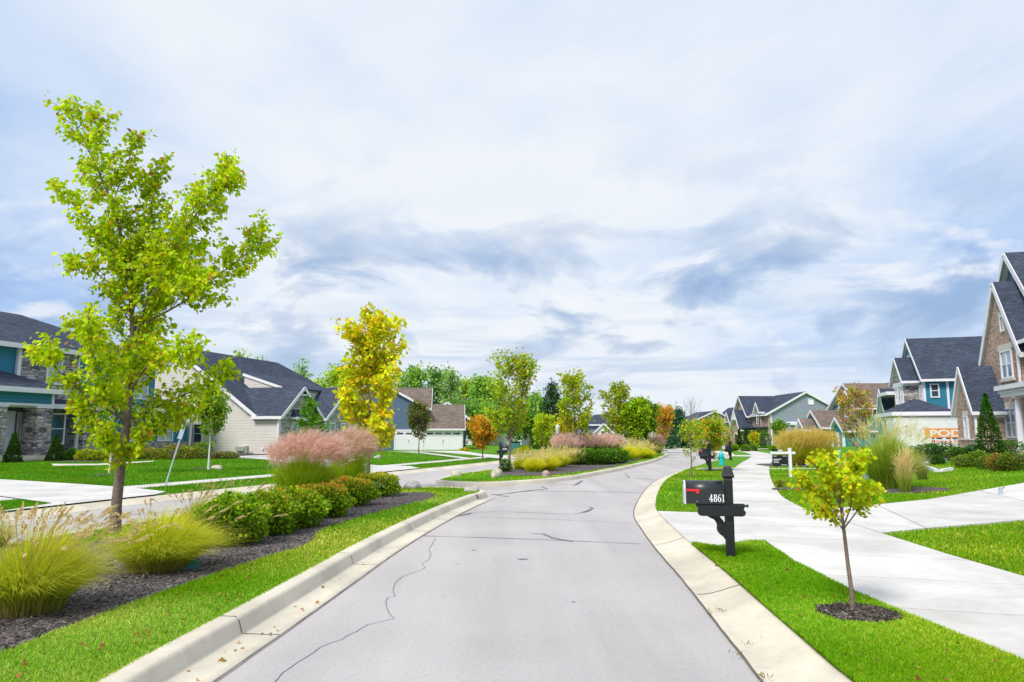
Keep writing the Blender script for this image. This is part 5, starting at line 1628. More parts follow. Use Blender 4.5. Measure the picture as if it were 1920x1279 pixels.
FG = ((.34, .28, .09), (.48, .58, .012), (.84, .74, .10))
PK = ((.18, .25, .02), (.36, .54, .015), (.46, .56, .04))
GD = ((.44, .52, .015), (.78, .78, .015), (.86, .74, .10))
SPK = dict(kind='spike', col=(.74, .58, .30), len=.15, fat=.018, hair=26)
IG = 'fountain grasses on the near island'
x, y = G(28, 1166, .15)
grass('fountain_grass', 'large fountain grass with tan bottlebrush plumes at the left edge of the photo', x - .1, y + .35, .15, 1.0, .24, .78, 5200, .006, FG, 401, dict(SPK, n=120), (.12, 0), IG)
x, y = G(272, 1078, .15)
grass('fountain_grass', 'yellow-green fountain grass at the foot of the big street tree', x, y + .3, .15, .92, .3, 1.0, 5600, .006, FG, 402, dict(SPK, n=34), (.1, 0), IG)
x, y = G(35, 1030, .15)
grass('fountain_grass', 'small fountain grass with tan plumes behind the large one at the left edge', x - .5, y + .2, .15, .55, .16, .5, 900, .006, FG, 403, dict(SPK, n=26), (.12, 0), IG)
x, y = G(400, 1000, .15)
grass('fountain_grass', 'fountain grass behind the near end of the hedge, tan plumes leaning right', x - .35, y + .25, .15, .80, .18, .66, 1500, .006, FG, 404, dict(SPK, n=40), (.14, 0), IG)
x, y = G(436, 962, .15)
grass('fountain_grass', 'thin stand of tan grass spikes rising behind the hedge against the street', x, y, .15, .70, .22, .5, 260, .006, FG, 405, dict(SPK, n=20, len=.16), (.05, 0), IG)
x, y = G(553, 945, .15)
PINK = dict(kind='feather', n=560, col=(.86, .55, .51), len=.34, fil=18, lo=.80, hi=1.05, w=.0034)
grass('pink_plume_grass', 'big clump of pink-plumed maiden grass behind the hedge, nearer and wider one', x - .12, y + .9, .15, 1.52, .48, 1.02, 6500, .009, PK, 406, PINK, (.10, 0), 'pink plumed grasses on the near island', .25)
x, y = G(655, 925, .15)
grass('pink_plume_grass', 'pink-plumed maiden grass in front of the golden tree, farther one', x - .25, y + .6, .15, 1.62, .34, .72, 4200, .010, PK, 407, dict(PINK, n=400, col=(.80, .56, .47)), (.10, 0), 'pink plumed grasses on the near island', .25)
# second island
for i, (px, py, hh_, sp_) in enumerate(((980, 881, .85, .8), (1003, 886, .95, .9), (1028, 884, 1.05, 1.0), (1050, 877, 1.1, 1.0), (1071, 873, .9, .8), (1086, 872, .9, .75), (1182, 864, 1.4, 1.1), (1200, 861, 1.4, 1.1), (1217, 860, 1.0, 1.0))):
    x, y = G(px, py, .13)
    grass('gold_grass', ('leftmost gold grass clump beside the round boxwood', 'second gold grass clump, nearest to the kerb', 'third gold grass clump with straw-coloured heads', 'tall gold clump in the middle of the island planting', 'gold clump left of the dark green shrubs', 'small gold clump touching the dark green shrubs',
          'gold grass right of the dark green shrubs', 'gold grass between the shrubs and the island tip', 'last gold grass before the island tip')[i], x, y + sp_ * .6, .13, hh_, .32, sp_, 1900, .012, GD if i not in (4, 5) else ((.12, .2, .02), (.3, .38, .02), (.5, .42, .12)), 420 + i,
          dict(kind='feather', n=120, col=(.86, .70, .30), len=.24, fil=6, lo=.68, hi=.98, w=.006), (.04, 0), 'gold grasses on the second island')
for i, (px, py) in enumerate(((1064, 868), (1090, 866), (1112, 864), (1134, 862), (1153, 860))):
    x, y = G(px, py, .13)
    grass('pink_plume_grass', ('first', 'second', 'third', 'fourth', 'fifth')[i] + ' from left of the pink grasses behind the dark green shrubs', x, y + 1.6, .13, 1.45, .6, 1.05, 2300, .02, ((.07, .12, .02), (.12, .22, .02), (.22, .30, .05)), 440 + i,
          dict(kind='feather', n=240, col=(.86, .58, .54), len=.42, fil=9, lo=.82, hi=1.08, w=.010), (.03, 0), 'pink grasses on the second island', .2)
for i, (px, py) in enumerate(((1040, 842), (1240, 846))):
    x, y = G(px, py, .1)
    if i: x, y = 12.2, 61.5 + 4
    grass('pink_plume_grass', ('small far pink grass behind the low hedge', 'small pink grass at the far tip of the island')[i], x, y + (2 if not i else -3), .1, 2.0 if not i else 1.5, .6, 1.4 if not i else 1.0, 900, .025, PK, 450 + i,
          dict(kind='feather', n=160, col=(.68, .45, .40), len=.5, fil=8, lo=.6, hi=1.1, w=.014), (.03, 0), 'pink grasses on the second island', .2)
# right-hand lawns
RGc = ((.30, .20, .06), (.50, .54, .02), (.72, .66, .10))
for i, (px, hh_, sp_) in enumerate(((1500, 1.65, 1.0), (1528, 1.72, 1.1), (1556, 1.65, 1.0))):
    x, y = G(px, 872, .2)
    grass('tall_gold_grass', ('left', 'middle', 'right')[i] + ' clump of the tall gold-green grass bed behind the for-sale sign', x, y + 1, .2, hh_, .55, sp_, 3000, .014, RGc, 460 + i,
          dict(kind='feather', n=420, col=(.76, .60, .16), len=.42, fil=9, lo=.72, hi=1.06, w=.006), (.03, 0), 'tall gold grasses on the right-hand lawns', .25)
x, y = G(1688, 920, .13)
grass('tall_gold_grass', 'big loose green-gold grass clump beside the utility boxes', x, y + .6, .16, 2.15, .42, 1.15, 7500, .010, ((.16, .24, .03), (.32, .46, .03), (.52, .58, .10)), 470,
      dict(kind='feather', n=170, col=(.70, .64, .28), len=.36, fil=8, lo=.75, hi=1.05, w=.0045), (.05, 0), 'tall gold grasses on the right-hand lawns', .3)
x, y = G(1690, 922, .15)
grass('feather_grass', 'straw-blond feather reed grass in front of the big green-gold clump', x + .05, y - .1, .15, 1.05, .14, .28, 1300, .007, ((.14, .22, .03), (.32, .40, .04), (.82, .64, .28)), 471,
      dict(kind='feather', n=110, col=(.86, .66, .34), len=.3, fil=8, lo=.7, hi=1.12, w=.0035), (.02, 0), None, .1)
x, y = G(1733, 904, .16)
grass('feather_grass', 'narrow olive feather grass right of the straw-blond one', x, y + .1, .17, .85, .12, .3, 800, .007, ((.12, .17, .03), (.24, .28, .05), (.42, .36, .16)), 472,
      dict(kind='feather', n=50, col=(.55, .42, .22), len=.22, fil=7, lo=.7, hi=1.1, w=.0035), (.02, 0), None, .1)
x, y = G(1462, 914, .13)
bush('low_shrub', 'small rusty plant at the lawn edge of the sidewalk', x, y, .14, .16, .14, .22, 200, .05, [((.45, .22, .08), 2), (LG_, 2)], 480)

# ------------------------------------------------------------------ props
def text_mesh(name, body, size, mat, parent, loc, rot, depth=.004, bold=.0, sx=1.0, align='CENTER'):
    c = bpy.data.curves.new(name, 'FONT'); c.body = body; c.size = size; c.extrude = depth / 2; c.offset = bold
    c.align_x = align; c.align_y = 'BOTTOM_BASELINE'
    tmp = bpy.data.objects.new(name, c); COL.objects.link(tmp)
    dg = bpy.context.evaluated_depsgraph_get()
    me = bpy.data.meshes.new_from_object(tmp.evaluated_get(dg))
    bpy.data.objects.remove(tmp)
    me.materials.clear(); me.materials.append(mat)
    o = bpy.data.objects.new(name, me); COL.objects.link(o)
    o.parent = parent; o.location = loc; o.rotation_euler = rot; o.scale = (sx, 1, 1)
    return o


def digit_mesh(parent, mat, x, y, z, hgt):
    """4861 in bold roman figures, drawn as thin plates facing -y"""
    mb = MB()
    def arc(cx, cz, rx, rz, w0, w1, a0, a1, n=20):
        for k in range(n):
            t0 = a0 + (a1 - a0) * k / n; t1 = a0 + (a1 - a0) * (k + 1) / n
            def wv(t): return w0 + (w1 - w0) * abs(math.cos(t))
            q = []
            for t, s_ in ((t0, 1), (t1, 1), (t1, -1), (t0, -1)):
                w = wv(t) / 2 * s_
                q.append((x + (cx + (rx + w) * math.cos(t)) * hgt, y, z + (cz + (rz + w) * math.sin(t)) * hgt))
            mb.prism(q, (0, -.003, 0))
    def rect(x0, x1, z0, z1, dy=0.0): mb.box(x + x0 * hgt, x + x1 * hgt, y - .0031 - dy, y, z + z0 * hgt, z + z1 * hgt)
    def quad(L): mb.prism([(x + a * hgt, y, z + b * hgt) for a, b in L], (0, -.0034, 0))
    P2 = math.pi
    # 4
    rect(.27, .40, 0, 1.0); rect(.17, .50, 0, .05, .0004); rect(0.0, .54, .24, .33, .0006); quad([(.0, .30), (.09, .30), (.32, .92), (.32, 1.0)])
    # 8
    o = .82
    arc(o, .74, .135, .22, .07, .13, 0, 2 * P2); arc(o, .26, .165, .24, .07, .14, 0, 2 * P2)
    # 6
    o = 1.36
    arc(o, .30, .165, .27, .07, .14, 0, 2 * P2); arc(o + .10, .42, .265, .55, .05, .13, P2 * .42, P2 * 1.02)
    # 1
    rect(1.80, 1.93, 0, .98); rect(1.70, 2.03, 0, .05, .0004); quad([(1.69, .84), (1.69, .88), (1.84, 1.0), (1.84, .88)])
    return mb.build('house_number', mat, parent)


def build_mailbox(label, loc, rz):
    """local -x points to the street; the post stands at the origin"""
    t = thing('mailbox', label, 'mailbox', loc, rz, 'mailboxes along the street')
    MB().box(-.056, .056, -.056, .056, -.05, 1.02).build('post', M.black, t, bevel=.006)
    mb = MB()
    def fr(z, r): return [(-r, -r, z), (r, -r, z), (r, r, z), (-r, r, z)]
    lv = [(1.015, .060), (1.03, .054), (1.045, .054), (1.055, .074), (1.075, .079), (1.09, .073), (1.19, .045), (1.20, .04)]
    vs = []; fs = []
    for z, r in lv: vs += fr(z, r)
    n = len(lv)
    for i in range(n - 1):
        for k in range(4): fs.append((i * 4 + k, i * 4 + (k + 1) % 4, i * 4 + 4 + (k + 1) % 4, i * 4 + 4 + k))
    fs += [(3, 2, 1, 0), tuple(range(4 * n - 4, 4 * n))]
    mb.add(vs, fs); mb.build('finial', M.black, t)
    # cross arm with shaped ends, two planks either side of the post
    prof = [(-.42, .66), (-.42, .69), (-.44, .695), (-.44, .70), (.215, .70), (.215, .685), (.19, .67), (.18, .64), (.20, .615), (.205, .595), (.19, .565), (.155, .55), (-.36, .55), (-.395, .56), (-.405, .59), (-.385, .615), (-.395, .645)]
    mb = MB(); mb.prism([(a, -.105, b) for a, b in prof], (0, .035, 0)); mb.prism([(a, .07, b) for a, b in prof], (0, .035, 0))
    mb.box(-.40, .16, -.07, .07, .60, .64)
    mb.box(.15, .24, -.012, .012, .668, .692).box(.235, .25, -.02, .02, .66, .70)
    mb.build('arm', M.black, t)
    # curved brace
    a = [(-.27, .55), (-.13, .55), (-.09, .50), (-.06, .46), (-.06, .24), (-.09, .28), (-.13, .31), (-.155, .34), (-.165, .38), (-.16, .42), (-.17, .46), (-.2, .50), (-.27, .53)]
    mb = MB(); mb.prism([(p, -.025, q) for p, q in a], (0, .05, 0)); mb.build('brace', M.black, t)
    # the box: half-round top, along x
    w, z0, zs = .125, .71, .885
    sec = [(-w, z0), (w, z0), (w, zs)] + [(w * math.cos(k * math.pi / 14), zs + w * math.sin(k * math.pi / 14)) for k in range(1, 14)] + [(-w, zs)]
    mb = MB(); mb.prism([(-.56, y, z) for y, z in sec], (.485, 0, 0))
    bx_ = mb.build('box', M.blackmetal, t)
    me = bx_.data
    for p in me.polygons: p.use_smooth = 3 < len(p.vertices) < 5 and abs(p.normal.x) < .1 and p.center.z > zs
    mb = MB(); sec2 = [(y * 1.04, z0 - .006 + (z - z0) * 1.025) for y, z in sec]
    mb.prism([(-.585, y, z) for y, z in sec2], (.026, 0, 0)); dr = mb.build('door', M.alu, t)
    mb = MB(); mb.box(-.60, -.585, -.02, .02, .96, .985); mb.build('latch', M.blackmetal, dr)
    mb = MB(); mb.box(-.55, -.39, -.137, -.131, .872, .902).box(-.43, -.385, -.137, -.131, .845, .903)
    mb.build('flag', M.red, t)
    mb = MB()
    mb.box(-.42, -.41, -.1285, -.125, .735, .745)
    mb.build('screw', M.alu, t)
    return t


MX, MY = 2.80, 9.5
mbx = build_mailbox('nearest black mailbox, on a post, with white number 4861 and red flag', (MX, MY, .13), -.17)
mbx.scale = (.97, .97, .97)
digit_mesh(mbx, M.whitept, -.262, -.126, .738, .098)
x, y = G(1331, 884, .13)
m2 = dup(mbx, (x, y, .13), .15, 'second black mailbox along the right kerb, half hidden by the green and orange tree')
x, y = G(1367, 863, .13)
m3 = dup(mbx, (x + .1, y, .13), .5, 'third black mailbox along the right kerb, beyond the turquoise hydrant')
x, y = G(938, 868, .13)
m4 = dup(mbx, (x, y, .13), .15 + math.pi, 'black mailbox across the side lane, beside the orange maple')
for m_ in (m2, m3, m4):
    for c in list(m_.children):
        if c.name.startswith('house_number'): bpy.data.objects.remove(c)
mb = MB()
for k in range(4): mb.box(-.16 - k * .07, -.12 - k * .07, .1262, .129, .76, .83)
mb.build('house_number', M.whitept, m4)

# fire hydrant
x, y = G(1353, 872, .13)
t = thing('fire_hydrant', 'turquoise fire hydrant on the verge between the second and third mailbox', 'hydrant', (x, y, .13))
mb = MB(); mb.lathe([(.17, 0), (.17, .05), (.12, .06), (.115, .40), (.15, .41), (.15, .45), (.13, .46), (.12, .56), (.085, .64), (.03, .68), (.03, .72)], 18)
mb.build('barrel', M.hydrant, t, smooth=False)
for a in (0.2, math.pi / 2 + .2, math.pi + .2):
    mb = MB(); mb.tube([(math.cos(a) * .08, math.sin(a) * .08, .33), (math.cos(a) * .2, math.sin(a) * .2, .33)], .055, 10); nz = mb.build('nozzle', M.hydrant, t)
    mb = MB(); mb.tube([(math.cos(a) * .195, math.sin(a) * .195, .33), (math.cos(a) * .225, math.sin(a) * .225, .33)], .03, 6); mb.build('cap_nut', M.hydrant, nz)

# for-sale sign: white post with arm, hanging black board, rider on top
sx_, sy_ = G(1483, 895, .13)
t = thing('sale_sign', 'white for-sale post with a hanging black sign board on the right-hand lawn', 'sign', (sx_, sy_, .13), .02)
kx = sy_ / 1350.0
def sz(py): return P(1483, py, sy_).z - .13
mb = MB(); mb.box(-.05, .05, -.05, .05, -.05, sz(842)).prism([(-.055, -.055, sz(842)), (.055, -.055, sz(842)), (.055, .055, sz(842)), (-.055, .055, sz(842))], (0, 0, .04))
mb.build('post', M.whitept, t, bevel=.006)
xa, xb = (1445 - 1481) * kx, (1491 - 1481) * kx
mb = MB(); mb.box(xa, -.051, -.04, .04, sz(851.5), sz(847)).box(.051, xb, -.04, .04, sz(851.5), sz(847))
mb.build('arm', M.whitept, t, bevel=.006)
bx0, bx1 = (1448 - 1481) * kx, (1476.5 - 1481) * kx
mb = MB(); mb.box(bx0, bx1, -.015, .015, sz(874), sz(853.5)); bd = mb.build('board', M.black, t)
mb = MB()
for q in (bx0 + .08, bx1 - .08): mb.box(q - .008, q + .008, -.006, .006, sz(853.6), sz(851.4))
mb.build('hook', M.alu, t)
mb = MB()
def line(x0, x1, py, hh): 
    z = sz(py); X0 = bx0 + (bx1 - bx0) * x0; X1 = bx0 + (bx1 - bx0) * x1
    r = random.Random(int(py * 10)); q = X0
    while q < X1 - .006:
        w = r.uniform(.012, .03); mb.box(q, min(q + w, X1), -.0175, -.015, z - hh / 2, z + hh / 2); q += w + .007
line(.05, .28, 855.4, .018); line(.66, .94, 855.2, .018); line(.07, .58, 861.2, .028); line(.07, .40, 864.2, .028); line(.07, .42, 867.2, .024); line(.56, .93, 871.8, .02)
mb.build('lettering', M.whitept, bd)
mb = MB(); mb.box(bx0 - .01, bx1 - .20, -.012, .012, sz(846.6), sz(842.2)); rd = mb.build('rider', M.black, t)
mb = MB(); mb.box(bx0 + .22, bx0 + .38, -.0145, -.012, sz(845.8), sz(843.4)); mb.build('lettering', M.whitept, rd)

# white moving container on the drive of the teal house
cx_, cy_ = 24.05, 45.6
t = thing('storage_container', 'white moving container with an orange lettered panel, between grass clump and brick house', 'container', (cx_, cy_, HT(24, 46) - .05), D_ANG - math.pi / 2)
W_, DP, Hc = 4.9, 2.4, 2.15
mb = MB(); mb.box(0, W_, 0, DP, .1, Hc); body = mb.build('body', M.whitept, t)
mb = MB()
for k in range(24): mb.box(.1 + k * .2, .2 + k * .2, -.03, -.001, Hc - .06, Hc + .015)
mb.box(-.02, W_ + .02, -.03, DP + .02, Hc + .016, Hc + .05)
mb.box(-.03, .06, -.03, -.001, .1, Hc - .061).box(W_ - .06, W_ + .03, -.03, -.001, .1, Hc - .061)
mb.build('roof_rail', M.whitept, t)
mb = MB(); mb.box(.1, W_ - .1, .05, DP - .05, -.05, .1); mb.build('base_frame', M.galv, t)
px0 = 1.66
mb = MB(); mb.box(px0, px0 + 2.75, -.012, 0, .98, 1.56); pn = mb.build('logo_panel', M.orange, t)
text_mesh('lettering', 'PODS', .56, M.whitept, pn, (px0 + 1.37, -.014, 1.06), (math.pi / 2, 0, 0), .006, .016, 1.55)
mb = MB()
for a, b in ((0, .1), (.38, .5), (.62, .95), (1.15, 1.4), (1.5, 2.6)): mb.box(px0 + .02 + a, px0 + .02 + b, -.013, 0, .90, .965)
mb.build('stripe', M.navy, t)
text_mesh('lettering', 'Moving & Storage', .30, M.redtext, t, (px0 + 1.42, -.008, .66), (math.pi / 2, 0, 0), .004, .004, 1.0)
mb = MB(); mb.box(.62, .74, -.012, 0, 1.62, 1.70); mb.build('label', M.redtext, t)
mb = MB(); mb.box(1.42, 1.52, -.012, 0, 1.40, 1.44); mb.build('label', M.galv, t)

# utility boxes on the right-hand lawn
x, y = G(1622, 898, .13)
t = thing('utility_pedestal', 'green-grey utility pedestal behind the lime sapling', 'utility box', (x, y, .13))
MB().box(-.09, .09, -.09, .09, 0, .62).build('cabinet', M.greybox, t, bevel=.015)
MB().box(-.1, .1, -.1, .1, .56, .64).build('lid', M.greybox, t, bevel=.015)
x, y = G(1638, 903, .13)
t = thing('utility_pedestal', 'low pale utility cabinet right of the green-grey pedestal', 'utility box', (x, y, .13))
MB().box(-.2, .2, -.15, .15, 0, .36).build('cabinet', M.galv, t, bevel=.015)
MB().box(-.215, .215, -.165, .165, .34, .40).build('lid', M.galv, t, bevel=.012)
x, y = G(1616, 905, .13)
t = thing('marker_post', 'thin grey marker post beside the green-grey pedestal', 'post', (x - .02, y + 1.5, .13))
mb = MB(); mb.tube([(0, 0, 0), (0, 0, 1.0)], .02, 8); mb.build('pole', M.galv, t); MB().box(-.05, .05, -.03, .03, .98, 1.02).build('cap', M.whitept, t)
# small sprinkler by the drive
x, y = G(1877, 932, .2)
t = thing('sprinkler', 'small grey sprinkler head at the edge of the wide driveway', 'sprinkler', (x, y, HT(x, y)))
mb = MB(); mb.lathe([(.07, 0), (.07, .04), (.04, .05), (.04, .16), (.05, .17), (.03, .2)], 12); mb.build('body', M.galv, t)
mb = MB(); mb.tube([(0, 0, .15), (.08, -.03, .2)], .015, 6); mb.build('nozzle', M.blackmetal, t)

# valve box in the mulch
x, y = G(355, 1066, .15)
t = thing('valve_box', 'green irrigation valve box with a tilted lid in the mulch', 'valve box', (x, y, .14), .5)
MB().box(-.1, .1, -.07, .07, -.02, .055).build('body', M.greenbox, t, bevel=.008)
o = MB().box(-.11, .11, -.08, .08, 0, .015).build('lid', M.greenbox, t); o.location = (0, 0, .06); o.rotation_euler = (.12, -.16, 0)

# leaning sign post seen from behind, left of the beige house
x, y = G(309, 909, .15)
q = P(343, 800, y)
t = thing('sign_post', 'leaning galvanised post with a narrow pale plate, behind the big tree', 'sign', (x, y, .14))
dx = q.x - x; dz = q.z - .14
mb = MB(); mb.tube([(0, 0, -.1), (dx * .95, .1, dz * .97), (dx, .1, dz)], .028, 8); mb.build('pole', M.galv, t)
mb = MB()
v = Vector((dx, .1, dz)).normalized(); u_ = Vector((1, 0, 0)); u_ = (u_ - v * u_.dot(v)).normalized()
c_ = Vector((dx, .05, dz)) - v * .05
A = [c_ + u_ * a + v * b for a, b in ((-.07, -.35), (.07, -.35), (.07, .3), (-.07, .3))]
mb.prism(A, (0, -.012, 0)); mb.build('sign_plate', M.galv, t)

# street lamp
x, y = G(1046, 861, .13)
t = thing('street_lamp', 'black lamp post with a pale lantern beside the pink grasses', 'street lamp', (x, y, .13))
Hl = P(1046, 796, y).z - .13
mb = MB(); mb.lathe([(.13, 0), (.13, .25), (.09, .3), (.065, .5), (.05, Hl - .7), (.08, Hl - .68), (.05, Hl - .62)], 14); mb.build('pole', M.black, t)
mb = MB(); mb.lathe([(.07, Hl - .6), (.13, Hl - .35), (.13, Hl - .2)], 14); ln = mb.build('lantern', M.lampglass, t)
mb = MB(); mb.lathe([(.15, Hl - .2), (.11, Hl - .08), (.03, Hl)], 14); mb.build('lantern_cap', M.lampglass, ln)

# black walkway bollard light / posts near the third mailbox
x, y = G(1384, 858, .13)
t = thing('sign_post', 'thin dark stake beside the sidewalk past the third mailbox', 'post', (x, y + 2, .13))
mb = MB(); mb.tube([(0, 0, 0), (0, 0, 1.5)], .03, 6); mb.build('pole', M.bark, t); MB().box(-.06, .06, -.02, .02, 1.2, 1.5).build('plate', M.black, t)

# rubbish bins and a yellow play slide on the far lawn
for i, (px, w) in enumerate(((963, .32), (970, .32))):
    x, y = G(px, 849, .1)
    t = thing('bin', ('left', 'right')[i] + ' one of the two teal bins on the far lawn', 'bin', (x, y, .1), .1 * i, 'bins on the far lawn')
    mb = MB(); mb.prism([(-.25, -.25, 0), (.25, -.25, 0), (.25, .25, 0), (-.25, .25, 0)], (0, 0, .9)); mb.build('body', M.binteal, t, bevel=.03)
    MB().box(-.3, .3, -.3, .3, .9, 1.0).build('lid', M.black, t, bevel=.02)
x, y = G(979, 849, .1)
t = thing('flower_mound', 'bright yellow flower mound beside the teal bins', 'flowers', (x, y, .1))
rng = RS(77); n = 500; u = unit(rng.normal(size=(n, 3))); p = u * np.array([1.0, .6, .5]) * rng.random((n, 1)) ** .3; p[:, 2] = np.abs(p[:, 2])
leaf_mesh('foliage', rng, p, u + rng.normal(0, .4, (n, 3)), .2, [((.7, .62, .02), 4), (LG_, 2)], t, wid=.5)
x, y = G(873, 846, .1)
t = thing('flower_mound', 'small yellow flower mound at the corner of the garage', 'flowers', (x, y - 1, .1))
leaf_mesh('foliage', rng, p * .6, u + rng.normal(0, .4, (n, 3)), .14, [((.7, .55, .02), 4), (LG_, 2)], t, wid=.5)
# air-conditioner beside the blue house
x, y = G(713, 846, .1)
t = thing('air_conditioner', 'grey air-conditioning unit against the blue side wall', 'air conditioner', (x, y - 1, .1), .05)
MB().box(-.4, .4, -.4, .4, .05, .95).build('body', M.galv, t, bevel=.03)
mb = MB()
for k in range(8): mb.box(-.36, .36, -.415, -.4, .14 + k * .09, .18 + k * .09)
mb.build('grille', M.blackmetal, t)
mb = MB(); mb.lathe([(.3, .95), (.3, .98), (.1, 1.0)], 14); mb.build('fan_cover', M.blackmetal, t)

# boulders
def rock(label, px, py, w, hgt, mat, seed, dep=None, z=.13, group='boulders on the islands'):
    x, y = G(px, py, z)
    bm = bmesh.new(); bmesh.ops.create_icosphere(bm, subdivisions=3, radius=1)
    r = RS(seed); A = r.normal(size=(10, 3)); ph = r.uniform(0, 6, 10)
    for v in bm.verts:
        c = v.co.copy(); k = 1 + sum(math.sin(c.dot(Vector(a)) * 1.6 + f) for a, f in zip(A, ph)) * .06
        v.co = Vector((c.x * w / 2 * k, c.y * (dep or w * .7) / 2 * k, c.z * hgt * .62 * k + hgt * .2))
    me = bpy.data.meshes.new('boulder'); bm.to_mesh(me); bm.free(); me.materials.append(mat)
    me.polygons.foreach_set('use_smooth', [True] * len(me.polygons))
    o = bpy.data.objects.new('boulder', me); COL.objects.link(o); o.location = (x, y + w * .3, z); o.rotation_euler = (0, 0, seed)
    return tag(o, label, 'boulder', group)
rock('grey pointed boulder on the near island past the end of the hedge', 772, 917, .52, .24, M.rockgrey, 1)
rock('flat grey-brown boulder at the tip of the near island', 885, 922, .62, .20, M.rockgrey, 2)
rock('small tan boulder at the corner of the second island', 855, 893, .38, .26, M.rocktan, 3)
rock('large rounded pale boulder in front of the round boxwood', 933, 896, .60, .36, M.rocktan, 4)
rock('rounded pink granite boulder near the kerb of the second island', 1023, 895, .44, .26, M.rockpink, 5)
rock('small tan stone beside the white-wrapped tree on the left-hand lawn', 404, 881, .5, .22, M.rocktan, 6, z=.2, group='stones on the lawns')
rock('reddish stone on the far lawn between the garage and the frontage lane', 708, 861, .5, .3, M.rockgrey, 7, z=.15, group='stones on the lawns')
for i, wd_ in ((0, 'leftmost'), (2, 'middle'), (4, 'rightmost')):
    rock(wd_ + ' pale edging stone in the bed of the tall gold grasses', 1500 + i * 9, 871 + (i % 3), .28, .14, M.rocktan, 20 + i, z=.2, group='edging stones of the tall gold grass bed')
# white edging of the brick house bed
x, y = G(1735, 868, .6)
pth = spline([G(1722, 862, .6), G(1745, 869, .6), G(1765, 872, .6), G(1785, 874, .55)], .4)
mb = MB()
for i in range(len(pth) - 1): mb.bar((*pth[i], HT(*pth[i]) + .05), (*pth[i + 1], HT(*pth[i + 1]) + .05), .12, .14)
o = mb.build('garden_edging', M.whitept); tag(o, 'white curved edging along the front of the brick house flower bed', 'edging')

# ------------------------------------------------------------------ lawns close up: real blades
def lawn_blades(name, polys_in, polys_out, boxr, n0, seed, zf, tint=1.0, dryness=.2, dens_ref=5.0, hmul=1.0):
    rng = RS(seed)
    x0, x1, y0, y1 = boxr
    # density falls with distance from where it can be told apart
    N = n0
    yy = 1 / (1 / y1 + (1 / y0 - 1 / y1) * rng.random(N))
    xx = rng.uniform(x0, x1, N)
    ok = np.zeros(N, bool)
    for p in polys_in: ok |= inside(p, xx, yy)
    for p in polys_out: ok &= ~inside(p, xx, yy)
    xx, yy = xx[ok], yy[ok]; n = len(xx)
    zz = np.array([zf(a, b) for a, b in zip(xx, yy)]) - .006
    sc_ = np.clip(yy / 5.5, .8, 6) ** .8
    h = rng.uniform(.022, .055, n) * (1 + .12 * sc_) * hmul
    w = .0030 * sc_ * rng.uniform(.7, 1.3, n)
    a = rng.uniform(0, 6.283, n); wx, wy = np.cos(a) * w, np.sin(a) * w
    b = rng.uniform(0, 6.283, n); ln = h * rng.uniform(.1, .9, n); lx, ly = np.cos(b) * ln, np.sin(b) * ln
    base = np.stack([xx, yy, zz], 1)
    mid = base + np.stack([lx * .35, ly * .35, h * .62], 1); tip = base + np.stack([lx, ly, h * (1 - .25 * ln / h)], 1)
    s = np.stack([wx, wy, np.zeros(n)], 1)
    V = np.stack([base - s, base + s, mid + s * .8, mid - s * .8, tip], 1).reshape(-1, 3)
    i = np.arange(n) * 5
    T = np.concatenate([np.stack([i, i + 1, i + 2], 1), np.stack([i, i + 2, i + 3], 1), np.stack([i + 3, i + 2, i + 4], 1)])
    patch = np.sin(xx * .8 + yy * .9) * .5 + np.sin(xx * 1.9 + np.sin(yy * 1.3) * 2) * .5 + np.sin(yy * 2.7 + xx) * .5
    g1 = np.array([.12, .33, .004]); g2 = np.array([.27, .53, .008]); g3 = np.array([.52, .56, .08])
    m = rng.random((n, 1))
    c = g1 * (1 - m) + g2 * m
    dry = (rng.random(n) < np.clip(dryness * (1 + patch), 0, .9))[:, None]
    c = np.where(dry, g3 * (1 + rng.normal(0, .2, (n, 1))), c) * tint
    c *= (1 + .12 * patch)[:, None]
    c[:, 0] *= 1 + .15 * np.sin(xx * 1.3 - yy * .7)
    C = np.repeat(np.clip(c, .003, .9), 5, 0).reshape(n, 5, 3)
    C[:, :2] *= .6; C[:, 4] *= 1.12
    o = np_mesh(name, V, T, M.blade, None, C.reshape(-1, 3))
    return tag(o, kind='stuff')


BEDSL = [fk2 + fk3[::-1], BEDS[10]] + DRV
offR = [walk, [(5.87, 11.72), (7.07, 12.38), (9.2, 13.25), (14, 15.3), (22, 18.5), (40, 26), (40, 36), (24, 27), (19, 23.2), (13.8, 19.9), (10, 17.6), (7.6, 16.0), (6.19, 15.25)], BEDS[1]]
lawn_blades('grass', [R_LAWN], offR + BEDS[3:5] + BEDS[9:10], (2.1, 18, 4.2, 36), 520000, 601, HT, np.array([1.08, 1.0, 1.0]), .13)
lawn_blades('grass', [R_LAWN], offR, (2.1, 3.6, 4.2, 11.3), 230000, 602, HT, np.array([1.08, 1.0, 1.0]), .13)
lawn_blades('grass', [ISL1], [BEDS[0]], (-7.5, -.6, 4.2, 22), 330000, 603, Z13, np.array([1.14, 1.06, 1.5]), .30)
lawn_blades('grass', [ISL1], [BEDS[0]], (-4.2, -2.3, 4.2, 10), 130000, 605, Z13, np.array([1.14, 1.06, 1.5]), .30)
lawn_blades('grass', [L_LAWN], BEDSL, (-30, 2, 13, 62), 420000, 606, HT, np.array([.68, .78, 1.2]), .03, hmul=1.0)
lawn_blades('grass', [I2], [BEDS[2]], (-2.6, 12.5, 24, 60), 60000, 604, Z13, 1.15, .2)

